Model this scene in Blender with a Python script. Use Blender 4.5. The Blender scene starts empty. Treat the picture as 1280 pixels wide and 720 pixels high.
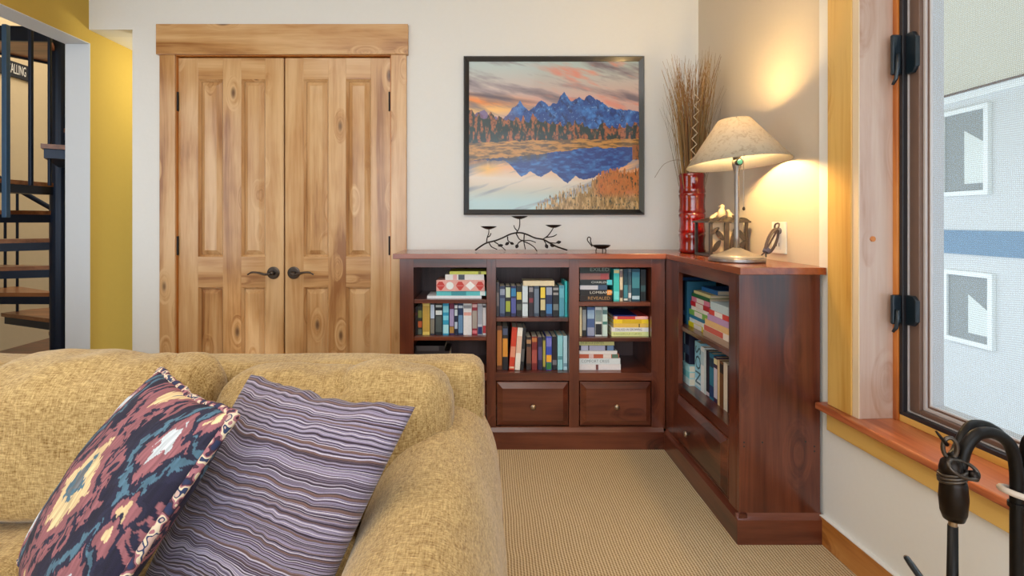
import bpy, bmesh, math, random
import numpy as np
from mathutils import Vector, Matrix, noise as mnoise
random.seed(7)
RNG = np.random.RandomState(5)
scene = bpy.context.scene
COL = scene.collection
PI = math.pi

# ------------------------------------------------------------------ camera
F = 640.0; PX = 610.0; PY = 276.0; CH = 1.16
def P(x, y, Y): return Vector(((x-PX)/F*Y, Y, CH-(y-PY)/F*Y))
cd = bpy.data.cameras.new('camera'); cam = bpy.data.objects.new('camera', cd); COL.objects.link(cam)
cam.location = (0, 0, CH); cam.rotation_euler = (PI/2, 0, 0)
cd.sensor_width = 36; cd.lens = 36*F/1280; cd.shift_x = (640-PX)/1280; cd.shift_y = -(360-PY)/1280
cd.clip_start = .02; cd.clip_end = 200
scene.camera = cam

# ------------------------------------------------------------------ colour / materials
def lin(c):
    c = c/255.0
    return c/12.92 if c <= .04045 else ((c+.055)/1.055)**2.4
def C(r, g, b): return (lin(r), lin(g), lin(b), 1)
def newmat(name):
    m = bpy.data.materials.new(name); m.use_nodes = True
    nt = m.node_tree; b = nt.nodes['Principled BSDF']
    return m, nt, b
def plain(name, col, rough=.6, metal=0, spec=.5, nscale=0, nvar=.08, bump=0, coat=0, sheen=0):
    m, nt, b = newmat(name); N = nt.nodes; L = nt.links
    b.inputs['Base Color'].default_value = col; b.inputs['Roughness'].default_value = rough
    b.inputs['Metallic'].default_value = metal; b.inputs['Specular IOR Level'].default_value = spec
    if coat: b.inputs['Coat Weight'].default_value = coat; b.inputs['Coat Roughness'].default_value = .08
    if sheen: b.inputs['Sheen Weight'].default_value = sheen
    if nscale:
        tc = N.new('ShaderNodeTexCoord'); n = N.new('ShaderNodeTexNoise'); n.inputs['Scale'].default_value = nscale
        n.inputs['Detail'].default_value = 5
        L.new(tc.outputs['Object'], n.inputs['Vector'])
        mx = N.new('ShaderNodeMix'); mx.data_type = 'RGBA'
        mx.inputs['A'].default_value = tuple(max(0, c*(1-nvar)) for c in col[:3])+(1,)
        mx.inputs['B'].default_value = tuple(min(1, c*(1+nvar)) for c in col[:3])+(1,)
        L.new(n.outputs['Fac'], mx.inputs['Factor']); L.new(mx.outputs['Result'], b.inputs['Base Color'])
        if bump:
            bp = N.new('ShaderNodeBump'); bp.inputs['Strength'].default_value = 1; bp.inputs['Distance'].default_value = bump
            L.new(n.outputs['Fac'], bp.inputs['Height']); L.new(bp.outputs['Normal'], b.inputs['Normal'])
    return m
def wood(name, c_light, c_mid, c_dark, knot, axis='Z', rough=.35, coat=.2, knots=.10, kscale=2.6, gscale=1.0, kgate=.5):
    m, nt, b = newmat(name); N = nt.nodes; L = nt.links
    tc = N.new('ShaderNodeTexCoord'); oi = N.new('ShaderNodeObjectInfo')
    ofs = N.new('ShaderNodeVectorMath'); ofs.operation = 'MULTIPLY_ADD'
    cmb = N.new('ShaderNodeCombineXYZ')
    for k in range(3): L.new(oi.outputs['Random'], cmb.inputs[k])
    L.new(cmb.outputs[0], ofs.inputs[0]); ofs.inputs[1].default_value = (13.7, 7.3, 19.1); L.new(tc.outputs['Object'], ofs.inputs[2])
    i = 'XYZ'.index(axis)
    mp = N.new('ShaderNodeMapping'); sc = [9.0*gscale]*3; sc[i] = .8*gscale; mp.inputs['Scale'].default_value = sc
    L.new(ofs.outputs[0], mp.inputs['Vector'])
    # knots
    mk = N.new('ShaderNodeMapping'); sk = [kscale*1.9]*3; sk[i] = kscale*.8; mk.inputs['Scale'].default_value = sk
    L.new(ofs.outputs[0], mk.inputs['Vector'])
    vo = N.new('ShaderNodeTexVoronoi'); vo.inputs['Scale'].default_value = 1; L.new(mk.outputs[0], vo.inputs['Vector'])
    mr = N.new('ShaderNodeMapRange'); mr.inputs['From Min'].default_value = 0; mr.inputs['From Max'].default_value = .32
    mr.inputs['To Min'].default_value = 1; mr.inputs['To Max'].default_value = 0; L.new(vo.outputs['Distance'], mr.inputs['Value'])
    # grain bends around knots
    mul = N.new('ShaderNodeVectorMath'); mul.operation = 'MULTIPLY_ADD'
    cm2 = N.new('ShaderNodeCombineXYZ')
    for k in range(3): L.new(mr.outputs[0], cm2.inputs[k])
    L.new(cm2.outputs[0], mul.inputs[0]); mul.inputs[1].default_value = (1.6, 1.6, 1.6); L.new(mp.outputs[0], mul.inputs[2])
    n1 = N.new('ShaderNodeTexNoise'); n1.inputs['Scale'].default_value = 1; n1.inputs['Detail'].default_value = 5; n1.inputs['Roughness'].default_value = .6; n1.inputs['Distortion'].default_value = .6
    L.new(mul.outputs[0], n1.inputs['Vector'])
    mp2 = N.new('ShaderNodeMapping'); s2 = [90.0]*3; s2[i] = 4.0; mp2.inputs['Scale'].default_value = s2; L.new(ofs.outputs[0], mp2.inputs['Vector'])
    n2 = N.new('ShaderNodeTexNoise'); n2.inputs['Scale'].default_value = 1; n2.inputs['Detail'].default_value = 3; L.new(mp2.outputs[0], n2.inputs['Vector'])
    n3 = N.new('ShaderNodeTexNoise'); n3.inputs['Scale'].default_value = 2.2; n3.inputs['Detail'].default_value = 3; L.new(ofs.outputs[0], n3.inputs['Vector'])
    a1 = N.new('ShaderNodeMath'); a1.operation = 'MULTIPLY_ADD'; L.new(n2.outputs['Fac'], a1.inputs[0]); a1.inputs[1].default_value = .22; L.new(n1.outputs['Fac'], a1.inputs[2])
    a2 = N.new('ShaderNodeMath'); a2.operation = 'MULTIPLY_ADD'; L.new(n3.outputs['Fac'], a2.inputs[0]); a2.inputs[1].default_value = .5; L.new(a1.outputs[0], a2.inputs[2])
    cr = N.new('ShaderNodeValToRGB'); e = cr.color_ramp.elements
    e[0].position = .64; e[0].color = c_dark; e[1].position = 1.05 if False else 1.0; e[1].color = c_light
    mid = e.new(.8); mid.color = c_mid
    L.new(a2.outputs[0], cr.inputs['Fac'])
    km = N.new('ShaderNodeMapRange'); km.inputs['From Min'].default_value = knots*.4; km.inputs['From Max'].default_value = knots*1.6
    km.inputs['To Min'].default_value = .85; km.inputs['To Max'].default_value = 0; km.interpolation_type = 'SMOOTHSTEP'
    L.new(vo.outputs['Distance'], km.inputs['Value'])
    kn = N.new('ShaderNodeSeparateColor'); L.new(vo.outputs['Color'], kn.inputs[0])
    kg = N.new('ShaderNodeMath'); kg.operation = 'GREATER_THAN'; L.new(kn.outputs[0], kg.inputs[0]); kg.inputs[1].default_value = kgate
    kj = N.new('ShaderNodeMath'); kj.operation = 'MULTIPLY'; L.new(kg.outputs[0], kj.inputs[0]); L.new(km.outputs[0], kj.inputs[1])
    mx = N.new('ShaderNodeMix'); mx.data_type = 'RGBA'; L.new(kj.outputs[0], mx.inputs['Factor']); L.new(cr.outputs['Color'], mx.inputs['A']); mx.inputs['B'].default_value = knot
    L.new(mx.outputs['Result'], b.inputs['Base Color'])
    b.inputs['Roughness'].default_value = rough
    b.inputs['Coat Weight'].default_value = coat; b.inputs['Coat Roughness'].default_value = .2
    bp = N.new('ShaderNodeBump'); bp.inputs['Strength'].default_value = .4; bp.inputs['Distance'].default_value = .0008
    L.new(a1.outputs[0], bp.inputs['Height']); L.new(bp.outputs['Normal'], b.inputs['Normal'])
    return m
def emis(name, col, s):
    m, nt, b = newmat(name); b.inputs['Emission Color'].default_value = col; b.inputs['Emission Strength'].default_value = s
    b.inputs['Base Color'].default_value = col; return m
def vcol(name, rough=.7, bumpscale=0, bump=0, coat=0):
    m, nt, b = newmat(name); N = nt.nodes; L = nt.links
    a = N.new('ShaderNodeVertexColor'); a.layer_name = 'Col'; L.new(a.outputs['Color'], b.inputs['Base Color'])
    b.inputs['Roughness'].default_value = rough; b.inputs['Coat Weight'].default_value = coat
    if bump:
        tc = N.new('ShaderNodeTexCoord'); n = N.new('ShaderNodeTexNoise'); n.inputs['Scale'].default_value = bumpscale
        L.new(tc.outputs['Object'], n.inputs['Vector'])
        bp = N.new('ShaderNodeBump'); bp.inputs['Strength'].default_value = 1; bp.inputs['Distance'].default_value = bump
        L.new(n.outputs['Fac'], bp.inputs['Height']); L.new(bp.outputs['Normal'], b.inputs['Normal'])
    return m

M = {}
M['wall'] = plain('wall_paint', C(228, 227, 223), .85, spec=.2, nscale=60, nvar=.015, bump=.0004)
M['wall_shaded'] = plain('wall_paint_shaded', C(208, 196, 178), .85, spec=.2, nscale=60, nvar=.015, bump=.0004)  # same paint as the other walls, dimmer light put into its darker colour
M['ochre'] = plain('ochre_paint', C(196, 164, 78), .85, spec=.2, nscale=50, nvar=.02)
M['white'] = plain('white_drywall', C(208, 212, 216), .85, spec=.2, nscale=50, nvar=.01)
M['beige'] = plain('beige_paint', C(205, 185, 148), .85, spec=.2, nscale=30, nvar=.03)
M['ceil'] = plain('ceiling_paint', C(236, 234, 228), .9, nscale=30, nvar=.01)
alder = (C(216, 176, 128), C(194, 146, 94), C(152, 100, 56), C(76, 42, 24))
M['alder'] = wood('knotty_alder_upright', *alder, axis='Z', knots=.085, kscale=3.6, coat=.35, rough=.28, kgate=.45)
M['alder_h'] = wood('knotty_alder_level', *alder, axis='X', knots=.085, kscale=3.6, coat=.35, rough=.28, kgate=.45)
pine = (C(222, 180, 100), C(206, 156, 74), C(178, 122, 50), C(96, 50, 18))
M['pine'] = wood('pine_upright', *pine, axis='Z', knots=.05)
M['pine_y'] = wood('pine_level', *pine, axis='Y', knots=.05)
M['jamb'] = wood('jamb_wood', C(202, 176, 160), C(188, 156, 138), C(166, 124, 100), C(90, 50, 30), axis='Z', knots=.03, coat=.5, rough=.25)
M['stop'] = wood('orange_stop_wood', C(216, 140, 60), C(196, 114, 40), C(150, 74, 24), C(80, 40, 12), axis='Z', knots=.02)
M['sill'] = wood('sill_wood', C(196, 120, 76), C(174, 94, 56), C(132, 62, 34), C(70, 28, 12), axis='Y', knots=.02, rough=.3, coat=.15, gscale=1.6)
cher = (C(112, 58, 38), C(84, 37, 23), C(50, 20, 13), C(20, 9, 8))
M['cherry'] = wood('dark_cherry_upright', *cher, axis='Z', rough=.28, coat=.45, knots=.05)
M['cherry_x'] = wood('dark_cherry_across', *cher, axis='X', rough=.28, coat=.45, knots=.04)
M['cherry_y'] = wood('dark_cherry_deep', *cher, axis='Y', rough=.28, coat=.45, knots=.04)
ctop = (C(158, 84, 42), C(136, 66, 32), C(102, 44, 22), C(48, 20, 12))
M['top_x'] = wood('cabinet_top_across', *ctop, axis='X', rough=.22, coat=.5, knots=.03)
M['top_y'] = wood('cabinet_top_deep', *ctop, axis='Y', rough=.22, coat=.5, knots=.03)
M['back'] = wood('cabinet_back_wood', C(96, 70, 66), C(78, 52, 48), C(52, 32, 30), C(30, 16, 14), axis='Z', rough=.5, coat=.1)
M['black'] = plain('black_metal', C(24, 22, 22), .42, .6, nscale=80, nvar=.3, bump=.0003)
M['iron'] = plain('dark_iron', C(38, 31, 27), .35, .75, nscale=60, nvar=.35, bump=.0005)
M['stairblue'] = plain('blue_black_steel', C(24, 40, 62), .4, .3, nscale=10, nvar=.2)
M['stairpost'] = plain('blue_steel_post', C(66, 100, 134), .45, .2, nscale=10, nvar=.15)
M['treadwood'] = wood('stair_tread_wood', C(170, 112, 70), C(136, 84, 50), C(98, 54, 30), C(60, 30, 16), axis='X')
M['handle'] = plain('aged_bronze', C(88, 80, 74), .32, .85, nscale=40, nvar=.3)
M['hinge'] = plain('black_hinge', C(40, 36, 34), .4, .7)
M['knob'] = plain('pewter_knob', C(168, 150, 130), .28, .9)
M['frameblk'] = plain('black_frame', C(16, 20, 26), .3, .1, coat=.5)
M['page'] = plain('book_pages', C(228, 218, 196), .85, nscale=200, nvar=.06)
M['red'] = plain('red_glaze', C(132, 4, 8), .07, 0, coat=1, nscale=4, nvar=.15)
M['outlet'] = plain('outlet_plastic', C(238, 236, 230), .35)
M['slot'] = plain('dark_slot', C(40, 38, 36), .6)
M['pewter'] = plain('brushed_pewter', C(150, 144, 140), .34, .8, nscale=60, nvar=.15)
M['lampbase'] = plain('cream_silver_base', C(205, 190, 168), .32, .55, nscale=25, nvar=.2)
M['cord'] = plain('brown_cord', C(82, 66, 62), .5)
M['plug'] = plain('grey_plug', C(92, 88, 104), .5)
M['turq'] = plain('turquoise_stone', C(90, 180, 170), .3, nscale=60, nvar=.25)
M['lant'] = plain('dark_pewter', C(92, 84, 78), .38, .75, nscale=50, nvar=.3)
M['lant2'] = plain('pale_horn_panel', C(212, 190, 156), .5, .1, nscale=40, nvar=.15)
M['straw'] = plain('dried_straw', C(160, 128, 80), .8, nscale=8, nvar=.4)
M['straw2'] = plain('pale_dried_grass', C(128, 112, 84), .8, nscale=8, nvar=.35)
M['reed'] = plain('brown_reed', C(150, 106, 66), .8, nscale=8, nvar=.3)
M['ribbon'] = plain('cream_wood_curl', C(226, 208, 178), .7)
M['edge'] = plain('pale_wood_edge', C(226, 204, 172), .5)
M['base'] = wood('baseboard_wood', C(204, 146, 78), C(184, 120, 56), C(152, 90, 36), C(84, 44, 18), axis='Y', knots=.03)
M['caulk'] = plain('white_caulk', C(230, 228, 224), .6)
M['sash'] = plain('bronze_sash', C(116, 92, 80), .35, .3, nscale=20, nvar=.12)
M['gasket'] = plain('dark_gasket', C(34, 32, 36), .4)
M['bead'] = plain('silver_bead', C(208, 204, 204), .35, .3)
M['lock'] = plain('blue_black_lock', C(20, 34, 44), .35, .3, coat=.4)
M['siding'] = plain('exterior_stucco', C(214, 214, 212), .9, nscale=14, nvar=.04)
M['sidingband'] = plain('exterior_band', C(120, 146, 170), .9, nscale=10, nvar=.04)
M['extwhite'] = plain('exterior_white_frame', C(240, 242, 240), .6)
M['soffit'] = plain('exterior_soffit', C(240, 230, 206), .9, nscale=6, nvar=.02)
M['blind'] = plain('grey_blind', C(150, 152, 150), .8)
M['curtain'] = plain('white_curtain', C(225, 228, 222), .8)
M['ground'] = plain('exterior_ground', C(150, 150, 146), .9, nscale=3, nvar=.1)
M['signblk'] = plain('sign_black', C(26, 28, 34), .6)
M['signwht'] = plain('sign_white', C(220, 216, 206), .6)
M['ringwht'] = plain('cream_rubber', C(205, 190, 176), .5)

# sofa fabric: tightly ribbed chenille
def fabric(name, c1, c2, period=.0042, bump=.0010):
    m, nt, b = newmat(name); N = nt.nodes; L = nt.links
    tc = N.new('ShaderNodeTexCoord'); nz = N.new('ShaderNodeTexNoise'); nz.inputs['Scale'].default_value = 26; nz.inputs['Detail'].default_value = 2; L.new(tc.outputs['Object'], nz.inputs['Vector'])
    def thr(sx, sy, sz):
        mp = N.new('ShaderNodeMapping'); mp.inputs['Scale'].default_value = (sx, sy, sz); L.new(tc.outputs['Object'], mp.inputs['Vector'])
        q = N.new('ShaderNodeTexNoise'); q.inputs['Scale'].default_value = 1; q.inputs['Detail'].default_value = 2; L.new(mp.outputs[0], q.inputs['Vector']); return q.outputs['Fac']
    def mad(a, k, c):
        q = N.new('ShaderNodeMath'); q.operation = 'MULTIPLY_ADD'; L.new(a, q.inputs[0]); q.inputs[1].default_value = k
        if c is None: q.inputs[2].default_value = 0
        else: L.new(c, q.inputs[2])
        return q.outputs[0]
    n2 = N.new('ShaderNodeTexNoise'); n2.inputs['Scale'].default_value = 330; n2.inputs['Detail'].default_value = 3; L.new(tc.outputs['Object'], n2.inputs['Vector'])
    n3 = N.new('ShaderNodeTexNoise'); n3.inputs['Scale'].default_value = 6; n3.inputs['Detail'].default_value = 4; L.new(tc.outputs['Object'], n3.inputs['Vector'])
    h = mad(thr(420, 60, 60), 1.1, mad(thr(55, 340, 340), 1.3, mad(n2.outputs['Fac'], .7, None)))
    mr = N.new('ShaderNodeMapRange'); mr.inputs['From Min'].default_value = 1.15; mr.inputs['From Max'].default_value = 2.3; L.new(mad(n3.outputs['Fac'], .5, h), mr.inputs['Value'])
    cr = N.new('ShaderNodeValToRGB'); cr.color_ramp.elements[0].position = .1; cr.color_ramp.elements[0].color = c2
    cr.color_ramp.elements[1].position = .95; cr.color_ramp.elements[1].color = c1; L.new(mr.outputs[0], cr.inputs['Fac'])
    L.new(cr.outputs['Color'], b.inputs['Base Color']); b.inputs['Roughness'].default_value = .9; b.inputs['Specular IOR Level'].default_value = .2
    b.inputs['Sheen Weight'].default_value = .3; b.inputs['Sheen Roughness'].default_value = .4
    bp = N.new('ShaderNodeBump'); bp.inputs['Strength'].default_value = .8; bp.inputs['Distance'].default_value = bump
    L.new(h, bp.inputs['Height']); L.new(bp.outputs['Normal'], b.inputs['Normal'])
    return m
M['sofa'] = fabric('mustard_chenille', C(212, 183, 128), C(122, 88, 38))

def carpet_mat():
    m, nt, b = newmat('ribbed_sisal_carpet'); N = nt.nodes; L = nt.links
    tc = N.new('ShaderNodeTexCoord'); sp = N.new('ShaderNodeSeparateXYZ')
    nz = N.new('ShaderNodeTexNoise'); nz.inputs['Scale'].default_value = 5; L.new(tc.outputs['Object'], nz.inputs['Vector'])
    dm = N.new('ShaderNodeVectorMath'); dm.operation = 'MULTIPLY_ADD'; L.new(nz.outputs['Color'], dm.inputs[0]); dm.inputs[1].default_value = (.012, .012, 0); L.new(tc.outputs['Object'], dm.inputs[2])
    L.new(dm.outputs[0], sp.inputs[0])
    def sn(src, period, ph=None):
        mu = N.new('ShaderNodeMath'); mu.operation = 'MULTIPLY'; L.new(src, mu.inputs[0]); mu.inputs[1].default_value = 2*PI/period
        out = mu.outputs[0]
        if ph:
            ad = N.new('ShaderNodeMath'); ad.operation = 'ADD'; L.new(out, ad.inputs[0]); L.new(ph, ad.inputs[1]); out = ad.outputs[0]
        s = N.new('ShaderNodeMath'); s.operation = 'SINE'; L.new(out, s.inputs[0]); return s.outputs[0]
    sx = sn(sp.outputs[0], .0105)
    phm = N.new('ShaderNodeMath'); phm.operation = 'MULTIPLY'; L.new(sp.outputs[0], phm.inputs[0]); phm.inputs[1].default_value = PI/.0105
    sy = sn(sp.outputs[1], .0125, phm.outputs[0])
    n2 = N.new('ShaderNodeTexNoise'); n2.inputs['Scale'].default_value = 220; n2.inputs['Detail'].default_value = 3; L.new(tc.outputs['Object'], n2.inputs['Vector'])
    a = N.new('ShaderNodeMath'); a.operation = 'MULTIPLY_ADD'; L.new(sx, a.inputs[0]); a.inputs[1].default_value = .5
    b1 = N.new('ShaderNodeMath'); b1.operation = 'MULTIPLY_ADD'; L.new(sy, b1.inputs[0]); b1.inputs[1].default_value = .16; L.new(n2.outputs['Fac'], b1.inputs[2])
    L.new(b1.outputs[0], a.inputs[2])
    mr = N.new('ShaderNodeMapRange'); mr.inputs['From Min'].default_value = -.4; mr.inputs['From Max'].default_value = 1.3; L.new(a.outputs[0], mr.inputs['Value'])
    cr = N.new('ShaderNodeValToRGB'); cr.color_ramp.elements[0].color = C(112, 88, 60); cr.color_ramp.elements[1].color = C(230, 210, 178)
    el = cr.color_ramp.elements.new(.45); el.color = C(186, 160, 122)
    L.new(mr.outputs[0], cr.inputs['Fac']); L.new(cr.outputs['Color'], b.inputs['Base Color'])
    b.inputs['Roughness'].default_value = .95; b.inputs['Specular IOR Level'].default_value = .1
    bp = N.new('ShaderNodeBump'); bp.inputs['Strength'].default_value = .7; bp.inputs['Distance'].default_value = .002
    L.new(a.outputs[0], bp.inputs['Height']); L.new(bp.outputs['Normal'], b.inputs['Normal'])
    return m
M['carpet'] = carpet_mat()

def shade_mat():
    m, nt, b = newmat('parchment_shade'); N = nt.nodes; L = nt.links
    tc = N.new('ShaderNodeTexCoord'); n = N.new('ShaderNodeTexNoise'); n.inputs['Scale'].default_value = 45; n.inputs['Detail'].default_value = 6; n.inputs['Distortion'].default_value = 1.5
    L.new(tc.outputs['Object'], n.inputs['Vector'])
    cr = N.new('ShaderNodeValToRGB'); cr.color_ramp.elements[0].position = .3; cr.color_ramp.elements[0].color = C(222, 208, 182)
    cr.color_ramp.elements[1].position = .5; cr.color_ramp.elements[1].color = C(244, 234, 214); L.new(n.outputs['Fac'], cr.inputs['Fac'])
    d = N.new('ShaderNodeBsdfDiffuse'); t = N.new('ShaderNodeBsdfTranslucent'); mx = N.new('ShaderNodeMixShader'); mx.inputs[0].default_value = .6
    L.new(cr.outputs['Color'], d.inputs['Color']); L.new(cr.outputs['Color'], t.inputs['Color'])
    L.new(d.outputs[0], mx.inputs[1]); L.new(t.outputs[0], mx.inputs[2]); L.new(mx.outputs[0], N['Material Output'].inputs['Surface'])
    return m
M['shade'] = shade_mat()
def lining_mat():
    m, nt, b = newmat('white_shade_lining'); N = nt.nodes; L = nt.links
    d = N.new('ShaderNodeBsdfDiffuse'); t = N.new('ShaderNodeBsdfTranslucent'); mx = N.new('ShaderNodeMixShader'); mx.inputs[0].default_value = .45
    d.inputs['Color'].default_value = (.93, .92, .9, 1); t.inputs['Color'].default_value = (.95, .93, .9, 1)
    L.new(d.outputs[0], mx.inputs[1]); L.new(t.outputs[0], mx.inputs[2]); L.new(mx.outputs[0], N['Material Output'].inputs['Surface'])
    return m
def glass_mat():
    m, nt, b = newmat('window_glass'); b.inputs['Base Color'].default_value = (1, 1, 1, 1)
    b.inputs['Roughness'].default_value = 0; b.inputs['IOR'].default_value = 1.02; b.inputs['Transmission Weight'].default_value = 1
    return m
M['glass'] = glass_mat()
def screen_mat():
    m, nt, b = newmat('insect_screen'); N = nt.nodes; L = nt.links
    tc = N.new('ShaderNodeTexCoord'); sp = N.new('ShaderNodeSeparateXYZ'); L.new(tc.outputs['Object'], sp.inputs[0])
    nz = N.new('ShaderNodeTexNoise'); nz.inputs['Scale'].default_value = 2.5; L.new(tc.outputs['Object'], nz.inputs['Vector'])
    def sn(src, period, warp):
        mu = N.new('ShaderNodeMath'); mu.operation = 'MULTIPLY_ADD'; L.new(nz.outputs['Fac'], mu.inputs[0]); mu.inputs[1].default_value = warp; L.new(src, mu.inputs[2])
        m2 = N.new('ShaderNodeMath'); m2.operation = 'MULTIPLY'; L.new(mu.outputs[0], m2.inputs[0]); m2.inputs[1].default_value = 2*PI/period
        s = N.new('ShaderNodeMath'); s.operation = 'SINE'; L.new(m2.outputs[0], s.inputs[0]); return s.outputs[0]
    a = N.new('ShaderNodeMath'); a.operation = 'MAXIMUM'; L.new(sn(sp.outputs[1], .0045, .06), a.inputs[0]); L.new(sn(sp.outputs[2], .0055, .06), a.inputs[1])
    mr = N.new('ShaderNodeMapRange'); mr.inputs['From Min'].default_value = -.6; mr.inputs['To Min'].default_value = .05; mr.inputs['To Max'].default_value = .20; L.new(a.outputs[0], mr.inputs['Value'])
    tr = N.new('ShaderNodeBsdfTransparent'); d = N.new('ShaderNodeBsdfDiffuse'); d.inputs['Color'].default_value = C(150, 180, 200)
    mx = N.new('ShaderNodeMixShader'); L.new(mr.outputs[0], mx.inputs[0]); L.new(tr.outputs[0], mx.inputs[1]); L.new(d.outputs[0], mx.inputs[2])
    L.new(mx.outputs[0], N['Material Output'].inputs['Surface']); return m
M['screen'] = screen_mat()
_pc = {}
def pcol(r, g, b, rough=.45):
    k = (r, g, b)
    if k not in _pc: _pc[k] = plain('cover_%s' % ['paper', 'cloth', 'gloss'][(r+g+b) % 3], C(r, g, b), rough, nscale=90, nvar=.1)
    return _pc[k]

# ------------------------------------------------------------------ object helpers
WL = {}
def tag(o, label=None, cat=None, group=None, kind=None):
    if label: o['label'] = label
    if cat: o['category'] = cat
    if group: o['group'] = group
    if kind: o['kind'] = kind
    return o
def thing(name, label, cat, loc, group=None):
    o = bpy.data.objects.new(name, None); o.empty_display_size = .05; COL.objects.link(o); o.location = loc
    WL[o] = Vector(loc); return tag(o, label, cat, group)
def link(name, me, mat, parent=None, smooth=False):
    """mesh is given in world coordinates"""
    o = bpy.data.objects.new(name, me); COL.objects.link(o)
    if mat: me.materials.append(mat)
    if parent is not None:
        w = WL[parent]; me.transform(Matrix.Translation(-w)); o.parent = parent; WL[o] = w
    else:
        # put the origin at the base centre
        vs = [v.co for v in me.vertices]
        c = Vector(((min(v.x for v in vs)+max(v.x for v in vs))/2, (min(v.y for v in vs)+max(v.y for v in vs))/2, min(v.z for v in vs)))
        me.transform(Matrix.Translation(-c)); o.location = c; WL[o] = c
    if smooth:
        for p in me.polygons: p.use_smooth = True
    return o
class MB:
    def __init__(s, tf=None): s.v = []; s.f = []; s.tf = tf
    def addv(s, p):
        p = Vector(p)
        if s.tf: p = s.tf(p)
        s.v.append(p); return len(s.v)-1
    def box(s, x0, x1, y0, y1, z0, z1):
        i = [s.addv((x, y, z)) for z in (z0, z1) for y in (y0, y1) for x in (x0, x1)]
        for f in ((0, 2, 3, 1), (4, 5, 7, 6), (0, 1, 5, 4), (2, 6, 7, 3), (0, 4, 6, 2), (1, 3, 7, 5)): s.f.append([i[k] for k in f])
        return s
    def frustum(s, x0, x1, z0, z1, ya, yb, inset):
        """raised field: base rectangle at ya, smaller rectangle at yb"""
        a = [s.addv(p) for p in ((x0, ya, z0), (x1, ya, z0), (x1, ya, z1), (x0, ya, z1))]
        b = [s.addv(p) for p in ((x0+inset, yb, z0+inset), (x1-inset, yb, z0+inset), (x1-inset, yb, z1-inset), (x0+inset, yb, z1-inset))]
        s.f.append(b); s.f.append(a[::-1])
        for k in range(4): s.f.append([a[k], a[(k+1) % 4], b[(k+1) % 4], b[k]])
        return s
    def prism(s, pts, axis, a, b):
        def mk(p, t):
            return {'x': (t, p[0], p[1]), 'y': (p[0], t, p[1]), 'z': (p[0], p[1], t)}[axis]
        i = [s.addv(mk(p, a)) for p in pts]; j = [s.addv(mk(p, b)) for p in pts]; n = len(pts)
        s.f.append(i[::-1]); s.f.append(j)
        for k in range(n): s.f.append([i[k], i[(k+1) % n], j[(k+1) % n], j[k]])
        return s
    def tube(s, path, r, n=10, cap=True, flat=1.0):
        path = [Vector(p) for p in path]
        rs = r if isinstance(r, (list, tuple)) else [r]*len(path)
        rings = []; up = None
        for k, p in enumerate(path):
            t = (path[min(k+1, len(path)-1)]-path[max(k-1, 0)])
            if t.length < 1e-9: t = Vector((0, 0, 1))
            t.normalize()
            if up is None:
                up = Vector((0, 0, 1)) if abs(t.z) < .9 else Vector((1, 0, 0))
            sd = t.cross(up)
            if sd.length < 1e-6: sd = t.cross(Vector((0, 1, 0)))
            sd.normalize(); up = sd.cross(t).normalized()
            rings.append([s.addv(p+sd*math.cos(2*PI*j/n)*rs[k]+up*math.sin(2*PI*j/n)*rs[k]*flat) for j in range(n)])
        for a, b in zip(rings, rings[1:]):
            for j in range(n): s.f.append([a[j], a[(j+1) % n], b[(j+1) % n], b[j]])
        if cap: s.f.append(rings[0][::-1]); s.f.append(rings[-1])
        return s
    def lathe(s, prof, c, n=32, closed=False, tilt=None):
        rings = []
        for (r, z) in prof:
            ring = []
            for j in range(n):
                a = 2*PI*j/n; p = Vector((r*math.cos(a), r*math.sin(a), z))
                if tilt: p = tilt @ p
                ring.append(s.addv(p+Vector(c)))
            rings.append(ring)
        for a, b in zip(rings, rings[1:]):
            for j in range(n): s.f.append([a[j], a[(j+1) % n], b[(j+1) % n], b[j]])
        if not closed:
            if prof[0][0] > 1e-6: s.f.append(rings[0][::-1])
            if prof[-1][0] > 1e-6: s.f.append(rings[-1])
        else:
            a, b = rings[-1], rings[0]
            for j in range(n): s.f.append([a[j], a[(j+1) % n], b[(j+1) % n], b[j]])
        return s
    def mesh(s, name, bevel=0, seg=2):
        me = bpy.data.meshes.new(name); me.from_pydata([tuple(v) for v in s.v], [], s.f)
        bm = bmesh.new(); bm.from_mesh(me); bmesh.ops.remove_doubles(bm, verts=bm.verts, dist=1e-6) if not bevel else None
        bmesh.ops.recalc_face_normals(bm, faces=bm.faces)
        if bevel: bmesh.ops.bevel(bm, geom=bm.edges[:]+bm.verts[:], offset=bevel, segments=seg, affect='EDGES', profile=.5, clamp_overlap=True)
        bm.to_mesh(me); bm.free(); return me
    def build(s, name, mat, parent=None, bevel=0, smooth=False, seg=2):
        return link(name, s.mesh(name, bevel, seg), mat, parent, smooth)
def textmesh(body, size, mat, name, origin, xdir, updir, parent, align='LEFT', sx=1.0, ext=.0002):
    cu = bpy.data.curves.new('lettering', 'FONT'); cu.body = body; cu.size = size; cu.align_x = align; cu.align_y = 'CENTER'; cu.extrude = ext; cu.resolution_u = 2
    t = bpy.data.objects.new('lettering', cu); COL.objects.link(t)
    bpy.context.view_layer.update()
    me = bpy.data.meshes.new_from_object(t.evaluated_get(bpy.context.evaluated_depsgraph_get()))
    bpy.data.objects.remove(t)
    x = Vector(xdir).normalized(); u = Vector(updir).normalized(); n = x.cross(u)
    m = Matrix(((x.x*sx, u.x, n.x, origin[0]), (x.y*sx, u.y, n.y, origin[1]), (x.z*sx, u.z, n.z, origin[2]), (0, 0, 0, 1)))
    me.transform(m)
    return link(name, me, mat, parent)
def struct(o): o['kind'] = 'structure'; return o
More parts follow.
